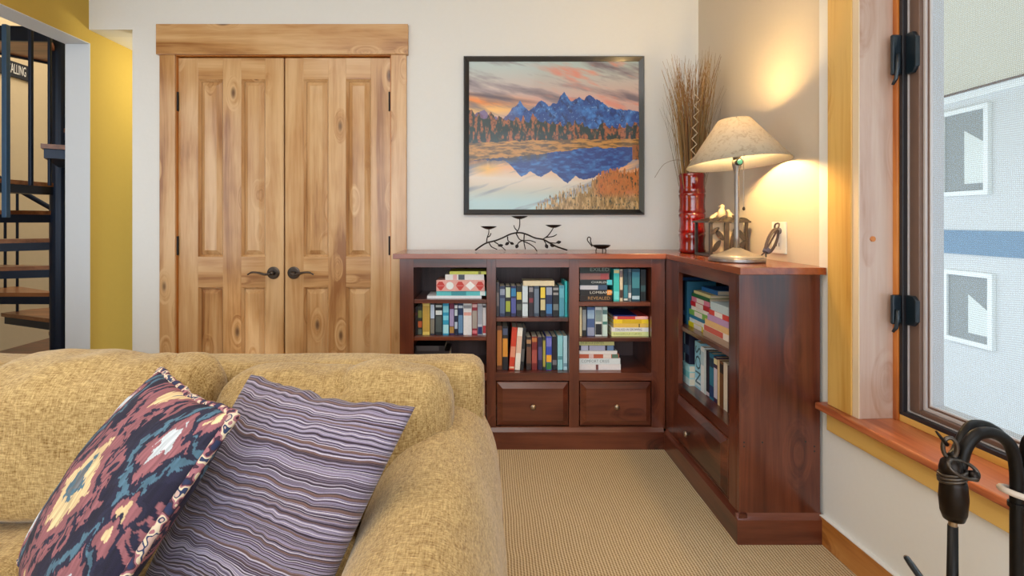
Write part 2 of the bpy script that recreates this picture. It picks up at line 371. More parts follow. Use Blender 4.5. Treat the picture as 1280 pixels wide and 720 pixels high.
def smooth_path(pts, n=6):
    """Catmull-Rom"""
    pts = [Vector(p) for p in pts]; out = []
    for i in range(len(pts)-1):
        p0 = pts[max(i-1, 0)]; p1 = pts[i]; p2 = pts[i+1]; p3 = pts[min(i+2, len(pts)-1)]
        for k in range(n):
            t = k/n
            out.append(.5*((2*p1)+(-p0+p2)*t+(2*p0-5*p1+4*p2-p3)*t*t+(-p0+3*p1-3*p2+p3)*t**3))
    out.append(pts[-1]); return out

# ------------------------------------------------------------------ room shell
YB = 2.98           # back wall
XR = 1.225          # wall beside the lamp
XL = -2.323         # left wall
CEIL = 2.75
struct(MB().box(-4.6, 1.6, -3.2, 6.2, -.06, 0).build('floor', M['carpet']))
struct(MB().box(XL-.141, 1.6, -3.2, YB+.12, CEIL, CEIL+.1).build('ceiling', M['ceil']))
xw = P(165.5, 0, YB).x
xo0 = P(218, 0, YB).x; xo1 = P(492, 0, YB).x; zo = P(0, 70, YB).z
w = MB(); w.box(xw, xo0, YB, YB+.12, 0, CEIL); w.box(xo0, xo1, YB, YB+.12, zo, CEIL); w.box(xo1, XR+.2, YB, YB+.12, 0, CEIL)
struct(w.build('wall_back', M['wall']))
zs = P(0, 37, YB).z
struct(MB().box(XL, xw, YB, YB+.12, zs, CEIL).build('wall_soffit', M['wall']))
struct(MB().box(XL, xw+1.2, YB+.12, 5.0, zs, zs+.08).build('ceiling_hall', M['ceil']))
struct(MB().box(XL, xw+1.2, 5.0, 5.1, 0, zs+.08).build('wall_hall', M['ochre']))
# left wall with the opening to the staircase
YJ = 2.985; zh = P(0, 55, YJ).z
w = MB(); w.box(XL-.141, XL, YJ+.004, 5.0, 0, CEIL); w.box(XL-.141, XL, -3.2, YJ+.004, zh+.004, CEIL); w.box(XL-.141, XL, -3.2, .6, 0, zh)
struct(w.build('wall_left', M['ochre']))
w = MB(); w.box(XL-.142, XL+.001, YJ, YJ+.004, 0, zh+.004); w.box(XL-.142, XL+.0005, .6, YJ, zh, zh+.004)
struct(w.build('trim_1', M['white']))
# stairwell
struct(MB().box(-4.3, XL-.141, 1.7, 6.0, .0005, .012).build('floor_stairwell', M['cherry_x']))
struct(MB().box(-4.4, -4.3, 1.6, 6.1, -.0, 3.6).build('wall_stairwell', M['beige']))
struct(MB().box(-4.4, XL-.141, 6.0, 6.1, 0, 3.6).build('wall_stairwell_end', M['beige']))
struct(MB().box(-4.4, XL-.141, 1.6, 1.7, 0, 3.6).build('wall_stairwell_near', M['beige']))
struct(MB().box(-4.4, XL-.141, 1.6, 6.1, 3.6, 3.7).build('ceiling_stairwell', M['ceil']))
struct(MB().box(XL-.141, XL-.04, 1.6, 6.1, CEIL+.1, 3.6).build('wall_stairwell_upper', M['beige']))
# right wall beside the lamp
struct(MB().box(XR, XR+.2, 1.86, YB, 0, CEIL).build('wall_right', M['wall_shaded']))
# window wall in its own frame: s towards the camera, d outwards
U = Vector((.055, -1, 0)).normalized(); NN = Vector((1, .055, 0)).normalized(); O0 = Vector((1.21, 1.838, 0))
def WT(p): return O0+U*p.x+NN*p.y+Vector((0, 0, p.z))
S0, S1, ZH = .176, 1.75, 2.42; ZS = .516; D1 = .13
w = MB(WT)
w.box(-.03, S0-.028, 0, .2, 0, CEIL); w.box(S1+.028, 4.9, 0, .2, 0, CEIL); w.box(S0-.028, S1+.028, 0, .2, 0, ZS-.03); w.box(S0-.028, S1+.028, 0, .2, ZH+.028, CEIL)
struct(w.build('wall_window', M['wall']))
w = MB(WT); w.box(-.005, 4.8, -.015, 0, .0, .1)
struct(w.build('baseboard_right', M['base'], bevel=.002))
w = MB(WT); w.box(-.005, 4.8, -.017, -.0, .1, .1035)
struct(w.build('trim_2', M['caulk']))
# casing boards
struct(MB(WT).box(.0386, .148, -.02, 0, ZS, 2.6).build('trim_3', M['pine'], bevel=.002))
struct(MB(WT).box(S1+.03, S1+.14, -.02, 0, ZS, 2.6).build('trim_4', M['pine'], bevel=.002))
struct(MB(WT).box(.148, S1+.03, -.02, 0, ZH+.028, 2.6).build('trim_5', M['pine_y'], bevel=.002))
# window_1: jamb lining, stool, apron, frame, sash, glass, screen, locks
win = thing('window_1', None, None, WT(Vector((.9, .1, ZS)))); win['kind'] = 'structure'
MB(WT).box(.148, S0, -.014, .20, ZS, ZH+.028).build('jamb', M['jamb'], win, bevel=.0015)
MB(WT).box(.149, S0-.0005, -.0165, -.0138, ZS+.0005, ZH).build('jamb_edge', M['edge'], win)
MB(WT).box(S1, S1+.028, -.014, .20, ZS, ZH+.028).build('jamb', M['jamb'], win, bevel=.0015)
MB(WT).box(S0, S1, -.014, .20, ZH, ZH+.028).build('head_jamb', M['jamb'], win, bevel=.0015)
MB(WT).box(.012, S1+.16, -.048, .20, ZS-.024, ZS).build('window_stool', M['sill'], win, bevel=.005)
MB(WT).box(.034, S1+.14, -.02, 0, ZS-.092, ZS-.024).build('apron', M['pine_y'], win, bevel=.002)
MB(WT).box(S0, S0+.018, .098, .2, ZS, ZH).build('stop', M['stop'], win, bevel=.002)
MB(WT).box(S1-.018, S1, .098, .2, ZS, ZH).build('stop', M['stop'], win, bevel=.002)
MB(WT).box(S0+.018, S1-.018, .105, .2, ZS, ZS+.022).build('frame_rail', M['pine_y'], win, bevel=.002)
MB(WT).box(S0+.018, S1-.018, .105, .2, ZH-.022, ZH).build('frame_rail', M['pine_y'], win, bevel=.002)
def ring(s0, s1, z0, z1, wd, d0, d1, wb=None):
    wb = wb or wd
    m = MB(WT); m.box(s0, s0+wd, d0, d1, z0, z1); m.box(s1-wd, s1, d0, d1, z0, z1); m.box(s0+wd, s1-wd, d0, d1, z0, z0+wb); m.box(s0+wd, s1-wd, d0, d1, z1-wd, z1); return m
a0, a1, b0, b1 = S0+.018, S1-.018, ZS+.022, ZH-.022
ring(a0, a1, b0, b1, .014, .104, .2).build('gasket', M['gasket'], win, bevel=.002)
ring(a0+.014, a1-.014, b0+.014, b1-.014, .002, .120, .2).build('weather_strip', M['bead'], win)
ring(a0+.016, a1-.016, b0+.016, b1-.016, .036, .124, .2, .015).build('sash', M['sash'], win, bevel=.003)
ring(a0+.052, a1-.052, b0+.031, b1-.059, .01, .136, .19).build('glazing_bead', M['bead'], win, bevel=.0015)
ring(a0+.062, a1-.062, b0+.041, b1-.069, .006, .142, .185).build('screen_frame', M['sash'], win)
ring(a0+.068, a1-.068, b0+.047, b1-.075, .004, .142, .185).build('screen_trim', M['bead'], win)
MB(WT).box(a0+.068, a1-.068, .182, .185, b0+.047, b1-.075).build('glass', M['glass'], win)
MB(WT).box(a0+.072, a1-.072, .150, .1505, b0+.051, b1-.079).build('insect_screen', M['screen'], win)
for z0, z1 in ((1.627, 1.757), (.828, .923)):
    zc = (z0+z1)/2; h = (z1-z0)/2
    lk = MB(WT).box(S0+.018, S0+.03, .072, .104, z0, z1).build('sash_lock', M['lock'], win, bevel=.005)
    MB(WT).prism([(S0+.034, zc-h), (S0+.058, zc-h), (S0+.07, zc-h*.7), (S0+.07, zc+h*.7), (S0+.058, zc+h), (S0+.034, zc+h)], 'y', .112, .1275).build('keeper', M['lock'], lk, bevel=.002)
    MB(WT).tube([(S0+.034, .086, zc), (S0+.036, .084, zc-h*.6), (S0+.034, .08, zc-h*1.2), (S0+.03, .072, zc-h*1.5)], [.007, .007, .006, .004]).build('lever', M['lock'], lk, smooth=True)
pl = MB(WT); cz = 1.101
for r, dd in ((.009, .003),):
    pl.tube([(S0, .03, cz), (S0+.003, .03, cz)], r, 16)
pl.build('wood_plug', M['stop'], win)
# baseboard behind the sofa area on the back wall is hidden; hall baseboard left out (never in view)

# ------------------------------------------------------------------ closet doors
struct(MB().box(P(195, 0, 2.955).x, P(510, 0, 2.955).x, 2.952, YB, P(0, 68, 2.955).z, P(0, 30, 2.955).z).build('trim_6', M['alder_h'], bevel=.003))
struct(MB().box(P(199, 0, 2.96).x, P(218.5, 0, 2.96).x, 2.96, YB, 0, P(0, 68, 2.96).z).build('trim_7', M['alder'], bevel=.003))
struct(MB().box(P(488.5, 0, 2.96).x, P(508, 0, 2.96).x, 2.96, YB, 0, P(0, 68, 2.96).z).build('trim_8', M['alder'], bevel=.003))
YD = 2.99
jm = MB(); jm.box(P(218.5, 0, YB).x, P(222.5, 0, YD).x, YB-.005, YB+.1, 0, P(0, 69, YD).z); jm.box(P(488.6, 0, YD).x, P(491, 0, YB).x, YB-.005, YB+.1, 0, P(0, 69, YD).z)
jm.box(P(218.5, 0, YB).x, P(491, 0, YB).x, YB-.004, YB+.1, P(0, 71, YD).z, P(0, 69, YD).z)
struct(jm.build('trim_9', M['stop']))
struct(MB().box(xo0, xo1, YB+.1, YB+.12, 0, zo).build('wall_closet', M['slot']))
def leaf(idx, x0, x1, pans, hx, sgn):
    X = lambda x: P(x, 0, YD).x
    Z = lambda y: P(0, y, YD).z
    zt = Z(72.5); d = thing('door_%d' % idx, None, None, ((X(x0)+X(x1))/2, YD, .012)); d['kind'] = 'structure'
    (a, b), (c, e) = pans
    st = [(x0, a-1.5), (b+1.5, c-1.5), (e+1.5, x1)]
    zA, zB, zC, zD, z0 = Z(99), Z(321), Z(359), Z(500), .012
    for k, (p, q) in enumerate(st): MB().box(X(p), X(q), YD, YD+.035, z0, zt).build('stile', M['alder'], d, bevel=.0015)
    for (z1, z2) in ((zA, zt), (zC, zB), (z0, zD)):
        for p, q in ((st[0][1], st[1][0]), (st[1][1], st[2][0])):
            pass
        MB().box(X(st[0][1]), X(st[1][0]), YD+.0004, YD+.035, z1, z2).box(X(st[1][1]), X(st[2][0]), YD+.0004, YD+.035, z1, z2).build('rail', M['alder_h'], d)
    for (p, q) in ((st[0][1], st[1][0]), (st[1][1], st[2][0])):
        for (z1, z2) in ((zB, zA), (zD, zC)):
            m = MB(); xa, xb = X(p), X(q)
            # sticking (sloped frame edge) then raised field
            w_ = .012
            a4 = [(xa, z1), (xb, z1), (xb, z2), (xa, z2)]; b4 = [(xa+w_, z1+w_), (xb-w_, z1+w_), (xb-w_, z2-w_), (xa+w_, z2-w_)]
            ia = [m.addv((u_, YD+.001, v_)) for u_, v_ in a4]; ib = [m.addv((u_, YD+.019, v_)) for u_, v_ in b4]
            for k in range(4): m.f.append([ia[k], ia[(k+1) % 4], ib[(k+1) % 4], ib[k]])
            m.build('moulding', M['alder'], d)
            m = MB(); m.frustum(xa+w_, xb-w_, z1+w_, z2-w_, YD+.021, YD+.003, .026); m.build('panel', M['alder'], d)
    # lever handle
    c = P(hx, 341, YD-.0)
    h = MB().tube([(c.x, YD, c.z), (c.x, YD-.006, c.z), (c.x, YD-.009, c.z)], [.036, .036, .03], 28).build('door_handle', M['handle'], d, smooth=False)
    MB().tube([(c.x, YD-.009, c.z), (c.x, YD-.04, c.z)], [.014, .011], 16).build('spindle', M['handle'], h, smooth=True)
    pts = [(c.x, YD-.045, c.z), (c.x+sgn*.03, YD-.05, c.z-.004), (c.x+sgn*.07, YD-.052, c.z+.006), (c.x+sgn*.105, YD-.05, c.z+.007), (c.x+sgn*.13, YD-.046, c.z-.006)]
    MB().tube(smooth_path(pts, 6), [.013]*4+[.010]*8+[.008]*8+[.006]*5, 12, flat=.7).build('lever', M['handle'], h, smooth=True)
    for yy in (127, 307):
        hxp = x0-1 if sgn < 0 else x1-.6
        cc = P(hxp, yy, YD-.004)
        MB().tube([(cc.x, YD-.006, cc.z-.055), (cc.x, YD-.006, cc.z+.055)], .008, 12).build('hinge', M['hinge'], d, smooth=False)
    return d
leaf(1, 223, 354.6, ((249, 277), (303, 330)), 342, -1)
leaf(2, 356.4, 488, ((381, 409), (434, 462)), 367.5, 1)

# ------------------------------------------------------------------ bookcases
ZT = .993; TH = .026
def Xb(x, Y=2.61): return P(x, 0, Y).x
def Zb(y, Y=2.61): return P(0, y, Y).z
bc = thing('bookcase', 'long dark cherry bookcase with three open bays against the back wall', 'bookcase', (.2, 2.8, 0), 'dark cherry bookcases meeting in the corner')
YF = 2.61; YK = 2.965
xs = [Xb(499.5), Xb(517), Xb(608.3), Xb(620), Xb(711.3), Xb(723.8), Xb(814.5), .903]
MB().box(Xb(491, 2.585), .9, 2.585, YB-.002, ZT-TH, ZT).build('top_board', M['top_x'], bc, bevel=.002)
xa, xb_ = xs[0], xs[7]
for (p, q) in ((xs[0], xs[1]), (xs[2], xs[3]), (xs[4], xs[5]), (xs[6], xs[7])):
    MB().box(p, q, YF, YF+.022, .1, ZT-TH).build('stile', M['cherry'], bc, bevel=.0012)
    MB().box(p+.002, q-.002, YF+.022, YK, .1, ZT-TH).build('partition', M['cherry'], bc)
for k in (1, 3, 5):
    p, q = xs[k], xs[k+1]
    MB().box(p, q, YF+.0006, YF+.022, Zb(334.2), ZT-TH).build('rail', M['cherry_x'], bc)
    MB().box(p, q, YF+.0006, YF+.022, .345, .385).build('rail', M['cherry_x'], bc)
    MB().box(p, q, YF+.0006, YF+.022, .07, .112).build('rail', M['cherry_x'], bc)
    MB().box(p-.002, q+.002, YF+.022, YK, .365, .384).build('bay_floor', M['cherry_x'], bc)
    MB().box(p-.002, q+.002, YK-.012, YK, .1, ZT-TH).build('back_panel', M['back'], bc)
    # drawer
    dr = MB().box(p+.004, q-.004, YF-.002, YF+.02, .118, .340).build('drawer', M['cherry_x'], bc, bevel=.002)
    MB().frustum(p+.008, q-.008, .122, .336, YF-.0022, YF-.018, .026).build('raised_panel', M['cherry_x'], dr)
    cx = (p+q)/2; cz = .222
    MB().tube([(cx, YF-.018, cz), (cx, YF-.028, cz), (cx, YF-.033, cz), (cx, YF-.040, cz), (cx, YF-.043, cz)], [.006, .006, .014, .013, .004], 16).build('knob', M['knob'], dr, smooth=True)
SH = {1: [.757, .567], 3: [.664], 5: [.743, .561]}
SH[3].append(None)
for k, zz in SH.items():
    for z in zz:
        if z is None: continue
        MB().box(xs[k]+.0005, xs[k+1]-.0005, YF+.012, YK-.012, z-.02, z).build('shelf', M['cherry_x'], bc, bevel=.0015)
b = MB().prism([(2.596, 0), (2.63, 0), (2.63, .108), (2.612, .108), (2.604, .098), (2.596, .088)], 'x', Xb(497), .893).build('base_moulding', M['cherry_x'], bc)

rc = thing('bookcase', 'shorter dark cherry bookcase along the right wall, plain panel end facing the room', 'bookcase', (1.05, 2.3, 0), 'dark cherry bookcases meeting in the corner')
XF = .905; XK = 1.197; Y0 = 1.845; Y1 = 2.61
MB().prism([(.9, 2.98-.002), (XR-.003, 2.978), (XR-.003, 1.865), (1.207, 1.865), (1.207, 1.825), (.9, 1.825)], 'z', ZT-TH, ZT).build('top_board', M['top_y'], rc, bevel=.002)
MB().box(XF, XK, Y0, Y0+.022, .05, ZT-TH).build('side_panel', M['cherry'], rc, bevel=.001)
MB().box(XF+.02, XK, 2.60, 2.62, .05, ZT-TH).build('side_panel', M['cherry'], rc)
MB().box(XK-.012, XK, Y0+.022, 2.60, .05, ZT-TH).build('back_panel', M['back'], rc)
ya, yb = 1.921, 2.434
MB().box(XF-.001, XF+.021, Y0+.022, ya, .1, ZT-TH).build('stile', M['cherry'], rc)
MB().box(XF, XF+.021, yb, 2.6085, .1, ZT-TH).build('stile', M['cherry'], rc, bevel=.001)
for z0, z1 in ((.917, ZT-TH), (.345, .387), (.07, .112)): MB().box(XF+.0006, XF+.021, ya, yb, z0, z1).build('rail', M['cherry_y'], rc)
MB().box(XF+.021, XK-.012, Y0+.022, 2.60, .365, .384).build('bay_floor', M['cherry_y'], rc)
MB().box(XF+.012, XK-.012, Y0+.0225, 2.5995, .642, .662).build('shelf', M['cherry_y'], rc, bevel=.0015)
def RT(p): return Vector((XF+p.y, 2.434-p.x+0, p.z))       # local x runs along -Y, y into the cabinet
dr = MB(RT).box(.004, .509, -.002, .02, .118, .340).build('drawer', M['cherry_y'], rc, bevel=.002)
MB(RT).frustum(.008, .505, .122, .336, -.0022, -.018, .026).build('raised_panel', M['cherry_y'], dr)
cy = 2.255; cz = .222
MB().tube([(XF-.018, cy, cz), (XF-.028, cy, cz), (XF-.033, cy, cz), (XF-.040, cy, cz), (XF-.043, cy, cz)], [.006, .006, .014, .013, .004], 16).build('knob', M['knob'], dr, smooth=True)
MB().prism([(.892, 0), (.93, 0), (.93, .108), (.905, .108), (.900, .098), (.892, .088)], 'y', 1.836, 2.594).build('base_moulding', M['cherry_y'], rc)
MB().prism([(1.832, 0), (1.85, 0), (1.85, .108), (1.845, .108), (1.84, .098), (1.832, .088)], 'x', .893, 1.199).build('base_moulding', M['cherry_x'], rc)
# dark pegs in the side panel
for px_, py_ in ((930, 558), (953, 553), (1007, 552), (1018, 558), (930, 553), (1018, 564)):
    c = P(px_, py_, Y0); MB().tube([(c.x, Y0+.001, c.z), (c.x, Y0-.0006, c.z)], .0032, 10).build('peg', M['slot'], rc)

# ------------------------------------------------------------------ books
def book(o, ex, ey, ez, t, w, h, col, label, group, title=None, tcol=None, bands=(), tsz=.6, page=None, tx=None):
    """o: spine corner; ex = thickness dir, ey = depth dir away from spine, ez = along the spine"""
    o = Vector(o); ex = Vector(ex); ey = Vector(ey); ez = Vector(ez)
    mid = o+ex*t/2+ey*w/2+ez*h/2
    zmin = min((o+ex*a+ey*b_+ez*c_).z for a in (0, t) for b_ in (0, w) for c_ in (0, h))
    root = thing('book', label, 'book', (mid.x, mid.y, zmin), group)
    tf = lambda p: o+ex*p.x+ey*p.y+ez*p.z
    c = .0016 if t > .012 else .0009
    m = MB(tf); m.box(0, c, .0, w, 0, h); m.box(t-c, t, 0, w, 0, h); m.box(c, t-c, 0, c*1.2, 0, h); m.build('cover', col, root)
    MB(tf).box(c, t-c, c*1.2, w-.003, .003, h-.003).build('page_block', page or M['page'], root)
    for (z0, z1, bc_) in bands: MB(tf).box(t*.04, t*.96, -.0004, .0002, h*z0, h*z1).build('spine_band', bc_, root)
    if title:
        n = (ex.cross(ez)).normalized()
        outward = -ey
        # reading runs along the spine
        if abs(ez.z) > .5: xdir = -ez; st = o+ex*t/2+ez*h*.92-ey*.0006
        else: xdir = ez; st = o+ex*t/2+ez*h*(tx if tx is not None else .06)-ey*.0006
        up = outward.cross(xdir)
        textmesh(title, t*tsz*1.3, tcol, 'spine_title', st, xdir, up, root, sx=min(1.3, .8*h/(len(title)*t*tsz*.85)), ext=.0001)
    return root
K = pcol
# title-like ornament sets (illegible marks are shown as small blocks)
def deco(style, seed):
    r = random.Random(seed)
    lightc = [K(226, 226, 220), K(208, 200, 180), K(170, 190, 200)][seed % 3]
    darkc = [K(40, 44, 52), K(70, 50, 44)][seed % 2]
    c = lightc if style == 'l' else darkc
    out = [(.90, .94, c), (.52, .56, c), (.6, .86, c) if r.random() < .4 else (.66, .72, c)]
    if r.random() < .5: out.append((.06, .12, c))
    return out
YS = 2.655
def fit(a, b_):
    c_ = (a+b_)/2
    for k in (1, 3, 5):
        if xs[k] < c_ < xs[k+1]: return max(a, xs[k]+.0012), min(b_, xs[k+1]-.0012)
    return a, b_
def vrow(group, shelf, z, items, depth=.135, X=lambda x: P(x, 0, YS).x):
    for k, it in enumerate(items):
        x0, x1, yt, col, desc, bands = it[:6]
        title = it[6] if len(it) > 6 else None
        xa, xb = fit(X(x0), X(x1)); h = P(0, yt, YS).z-z; jy = .006*random.random()
        book((xa+.0006, YS+jy, z+.0004), (1, 0, 0), (0, 1, 0), (0, 0, 1), xb-xa-.0012, depth+.02*random.random(), h, col, desc+' '+shelf, group, title, K(230, 230, 224) if title else None, bands)
def px1(a): return 510+a/6.257
def px2(a): return 612+a/4.964
def py2(a): return 330+a/4.964
def px3(a): return 715+a/4.8
def py3(a): return 325+a/4.8
L_, D_ = 'l', 'd'
sh = 'standing on the left bay lower shelf'
G = 'upright books in the left bay'
def w1(a): return 515+a/12
row = [(48, 84, K(34, 24, 24), 'thin near-black book at the far left,', [(.7, .8, K(90, 40, 30))], 384),
 (86, 152, K(44, 48, 36), 'dark green and orange patterned book', [(.26, .48, K(190, 90, 40)), (.6, .85, K(120, 120, 50)), (.02, .2, K(90, 100, 90))], 383),
 (158, 266, K(232, 206, 110), 'thick yellow book', [(.1, .9, K(196, 160, 70))], 378.5),
 (274, 340, K(60, 62, 76), 'grey book with pale blue upper spine', [(.52, .95, K(190, 205, 225)), (.05, .5, K(130, 124, 112))], 379),
 (350, 455, K(18, 26, 32), 'black book with white block lettering', [(.64, .78, K(215, 222, 222)), (.88, .95, K(180, 190, 190)), (.1, .6, K(74, 84, 84))], 379.5),
 (462, 552, K(38, 150, 190), 'bright cyan book', [(.05, .32, K(170, 226, 236)), (.46, .6, K(120, 205, 225)), (.7, .9, K(130, 208, 225))], 378.5),
 (560, 632, K(54, 34, 84), 'purple book with maroon top', [(.84, 1.0, K(110, 20, 60)), (.28, .82, K(160, 148, 190)), (.06, .26, K(170, 130, 60))], 379.5),
 (636, 686, K(20, 34, 62), 'narrow navy book with three white blocks', [(.86, .96, K(225, 230, 235)), (.62, .82, K(190, 205, 215)), (.2, .42, K(180, 196, 215))], 380),
 (690, 766, K(16, 44, 88), 'deep blue book with slim white lettering', [(.06, .62, K(100, 140, 180)), (.84, .92, K(210, 220, 230))], 379),
 (770, 896, K(226, 226, 228), 'thick white book with a faint red title', [(.6, .7, K(220, 160, 150)), (.82, .92, K(150, 150, 156))], 378.5),
 (900, 980, K(150, 30, 52), 'crimson book with grey middle', [(.2, .76, K(170, 160, 150)), (.86, .96, K(235, 190, 190)), (.04, .14, K(225, 120, 130))], 379),
 (984, 1056, K(206, 206, 212), 'white book with navy foot', [(.02, .26, K(24, 40, 100)), (.34, .95, K(170, 172, 184))], 380),
 (1060, 1112, K(222, 218, 220), 'thin white red-cornered book last on the right,', [(.06, .3, K(190, 50, 60)), (.88, .95, K(80, 80, 90))], 380)]
vrow(G, sh, .567, [(w1(a), w1(b_), yt, col, d, bd) for a, b_, col, d, bd, yt in row], .13)
# flat stack in the left bay
def hrow(group, z, items, Y=YS, depth=.16):
    for (xa, xb, th, col, label, bands, *rest) in items:
        title, tc_, sz, tx = (list(rest)+[None]*4)[:4]
        a, b_ = fit(P(xa, 0, Y).x, P(xb, 0, Y).x)
        book((a, Y+.004*random.random(), z+.0003), (0, 0, 1), (0, 1, 0), (1, 0, 0), th-.0004, depth, b_-a, col, label, group, title, tc_, bands, sz or .6, tx=tx)
        z += th
hrow('flat stack in the left bay', .757, [
 (534, 602, .014, K(236, 238, 240), 'wide white book at the bottom of the left bay stack', []),
 (545.5, 607.5, .024, K(92, 196, 200), 'turquoise book under the red diamond box in the left bay', [(.88, .98, K(235, 245, 240)), (.3, .6, K(60, 150, 160))])])
dz = .757+.038
bx = thing('patterned_box', 'red and white diamond patterned box in the left bay stack', 'box', (P(576, 0, YS).x, YS+.08, dz))
xa, xb2 = P(545.5, 0, YS).x, P(606, 0, YS).x
MB().box(xa, xb2, YS-.004, YS+.16, dz+.0004, dz+.058).build('carton', K(226, 168, 158), bx, bevel=.002)
cs = [xa+(xb2-xa)*t for t in (.09, .28, .49, .7, .9)]
for k, cx in enumerate(cs):
    r_ = .023; zc = dz+.029; m = MB()
    if k in (1,):
        m.tube([(cx, YS-.0035, zc), (cx, YS-.005, zc)], r_*.85, 20); m.build('white_roundel', K(236, 240, 236), bx)
    elif k == 3:
        m.prism([(cx-r_*1.1, zc), (cx, zc-r_), (cx+r_*1.1, zc), (cx, zc+r_)], 'y', YS-.005, YS-.0035); m.build('white_diamond', K(240, 238, 236), bx)
    else:
        m.prism([(cx-r_*.95, zc+.001), (cx+r_*.95, zc+.001), (cx+r_*.4, zc+r_*.9), (cx-r_*.4, zc+r_*.9)], 'y', YS-.005, YS-.0035)
        m.prism([(cx-r_*.95, zc-.001), (cx+r_*.95, zc-.001), (cx+r_*.2, zc-r_), (cx-r_*.2, zc-r_)], 'y', YS-.005, YS-.0035); m.build('red_diamond', K(200, 56, 46), bx)
hrow('flat stack in the left bay', dz+.058, [
 (556.5, 605, .029, K(228, 224, 220), 'white book with a short dark title lying on the patterned box', [(.34, .5, K(70, 80, 90)), (.2, .3, K(226, 170, 166))]),
 (562, 607.8, .016, K(222, 224, 96), 'yellow-green book on top of the left bay stack', [(.78, .86, K(130, 130, 40))])])
# below: dark flat books half hidden by the sofa
hrow('dark books low in the left bay', .384, [
 (518, 562, .10, K(36, 30, 34), 'dark thick volume lying at the bottom of the left bay', []),
 (518, 556, .028, K(26, 24, 30), 'black book lying topmost at the bottom of the left bay', [(.05, .8, K(70, 66, 70))]),
 ])

sh = 'on the middle bay upper shelf'
G = 'upright books in the middle bay'
row = [(42, 60, 115, K(70, 66, 72), 'worn dark grey book at the far left', [(.3, .7, K(130, 120, 120))]),
 (62, 97, 137, K(46, 58, 92), 'slate blue book', [(.1, .6, K(90, 108, 140)), (.7, .9, K(150, 160, 180))]),
 (99, 130, 137, K(20, 30, 34), 'black book with lime lower spine', [(.15, .5, K(160, 176, 60)), (.62, .95, K(200, 214, 180))]),
 (132, 165, 137, K(30, 34, 84), 'indigo book with a blue title', [(.66, .92, K(50, 130, 180)), (.1, .6, K(84, 90, 160))]),
 (167, 200, 137, K(22, 26, 30), 'black book with yellow speckles', [(.55, .8, K(206, 190, 90)), (.2, .4, K(90, 100, 90))]),
 (203, 238, 136, K(206, 220, 228), 'pale blue-white book', [(.4, .46, K(120, 130, 140))]),
 (243, 272, 137, K(40, 34, 44), 'charcoal book with a maroon mark', [(.45, .6, K(130, 50, 60)), (.8, .95, K(140, 136, 140))]),
 (275, 308, 137, K(56, 70, 92), 'steel blue book', [(.1, .9, K(104, 120, 140))]),
 (315, 347, 137, K(24, 26, 28), 'black book with a yellow block', [(.6, .95, K(232, 206, 70)), (.2, .55, K(206, 196, 150))]),
 (350, 390, 137, K(28, 44, 84), 'navy book with sky blue foot', [(.08, .4, K(60, 120, 180)), (.7, .95, K(150, 160, 180))]),
 (393, 430, 137, K(18, 22, 28), 'black book with grey dots', [(.2, .4, K(110, 120, 120)), (.7, .78, K(150, 150, 150)), (.86, .94, K(150, 150, 150))]),
 (432, 464, 133, K(84, 160, 180), 'soft teal-blue book', [(.6, .9, K(110, 186, 200))]),
 (467, 493, 108, K(40, 190, 190), 'tall turquoise book against the right side', [(.05, .4, K(60, 170, 176))])]
vrow(G, sh, .664, [(px2(a), px2(b_), py2(yt), col, d, bd) for a, b_, yt, col, d, bd in row], .13)
tb = thing('book', 'cream book lying across the tops of the middle bay upper row', 'book', (P(673, 0, YS).x, YS+.07, P(0, 357.3, YS).z))
zt_ = P(0, 357.3, YS).z
WL[tb] = Vector(tb.location)
xa, xb2 = P(654, 0, YS).x, P(693, 0, YS).x
m = MB(); m.box(xa, xb2, YS-.0, YS+.12, zt_, zt_+.0016); m.box(xa, xb2, YS, YS+.12, zt_+.024, zt_+.0256); m.box(xa, xb2, YS, YS+.002, zt_+.0016, zt_+.024)
m.build('cover', K(220, 206, 172), tb); MB().box(xa+.002, xb2-.002, YS+.002, YS+.117, zt_+.0016, zt_+.024).build('page_block', M['page'], tb)

sh = 'on the middle bay lower shelf'
row = [(45, 78, 385, K(112, 60, 30), 'orange-brown book at the far left', [(.1, .9, K(190, 120, 50))]),
 (80, 114, 388, K(30, 28, 34), 'black book with amber flame pattern', [(.3, .72, K(222, 150, 50)), (.8, .95, K(80, 90, 120))]),
 (228, 259, 455, K(40, 26, 26), 'short dark brown book', [(.8, .92, K(170, 130, 90)), (.2, .7, K(110, 74, 56))]),
 (262, 296, 452, K(122, 34, 32), 'short brick red book', [(.84, .96, K(190, 120, 60)), (.2, .6, K(170, 80, 70))]),
 (300, 328, 455, K(36, 28, 66), 'short violet-black book', [(.3, .7, K(80, 70, 120))]),
 (330, 348, 455, K(40, 44, 40), 'slim dark book with yellow lettering', [(.1, .9, K(170, 160, 70))]),
 (350, 386, 450, K(50, 74, 180), 'short blue book with orange and green foot', [(.02, .22, K(50, 120, 60)), (.24, .45, K(236, 170, 40)), (.7, .95, K(120, 120, 200))]),
 (389, 419, 452, K(22, 22, 34), 'short black book', [(.15, .3, K(110, 110, 120))]),
 (422, 455, 446, K(150, 214, 220), 'short pale cyan book', [(.3, .4, K(90, 150, 160))]),
 (458, 488, 448, K(190, 226, 236), 'short ice blue book at the far right', [(.1, .2, K(130, 170, 190))])]
vrow(G, sh, .385, [(px2(a), px2(b_), py2(yt), col, d, bd) for a, b_, yt, col, d, bd in row], .13)
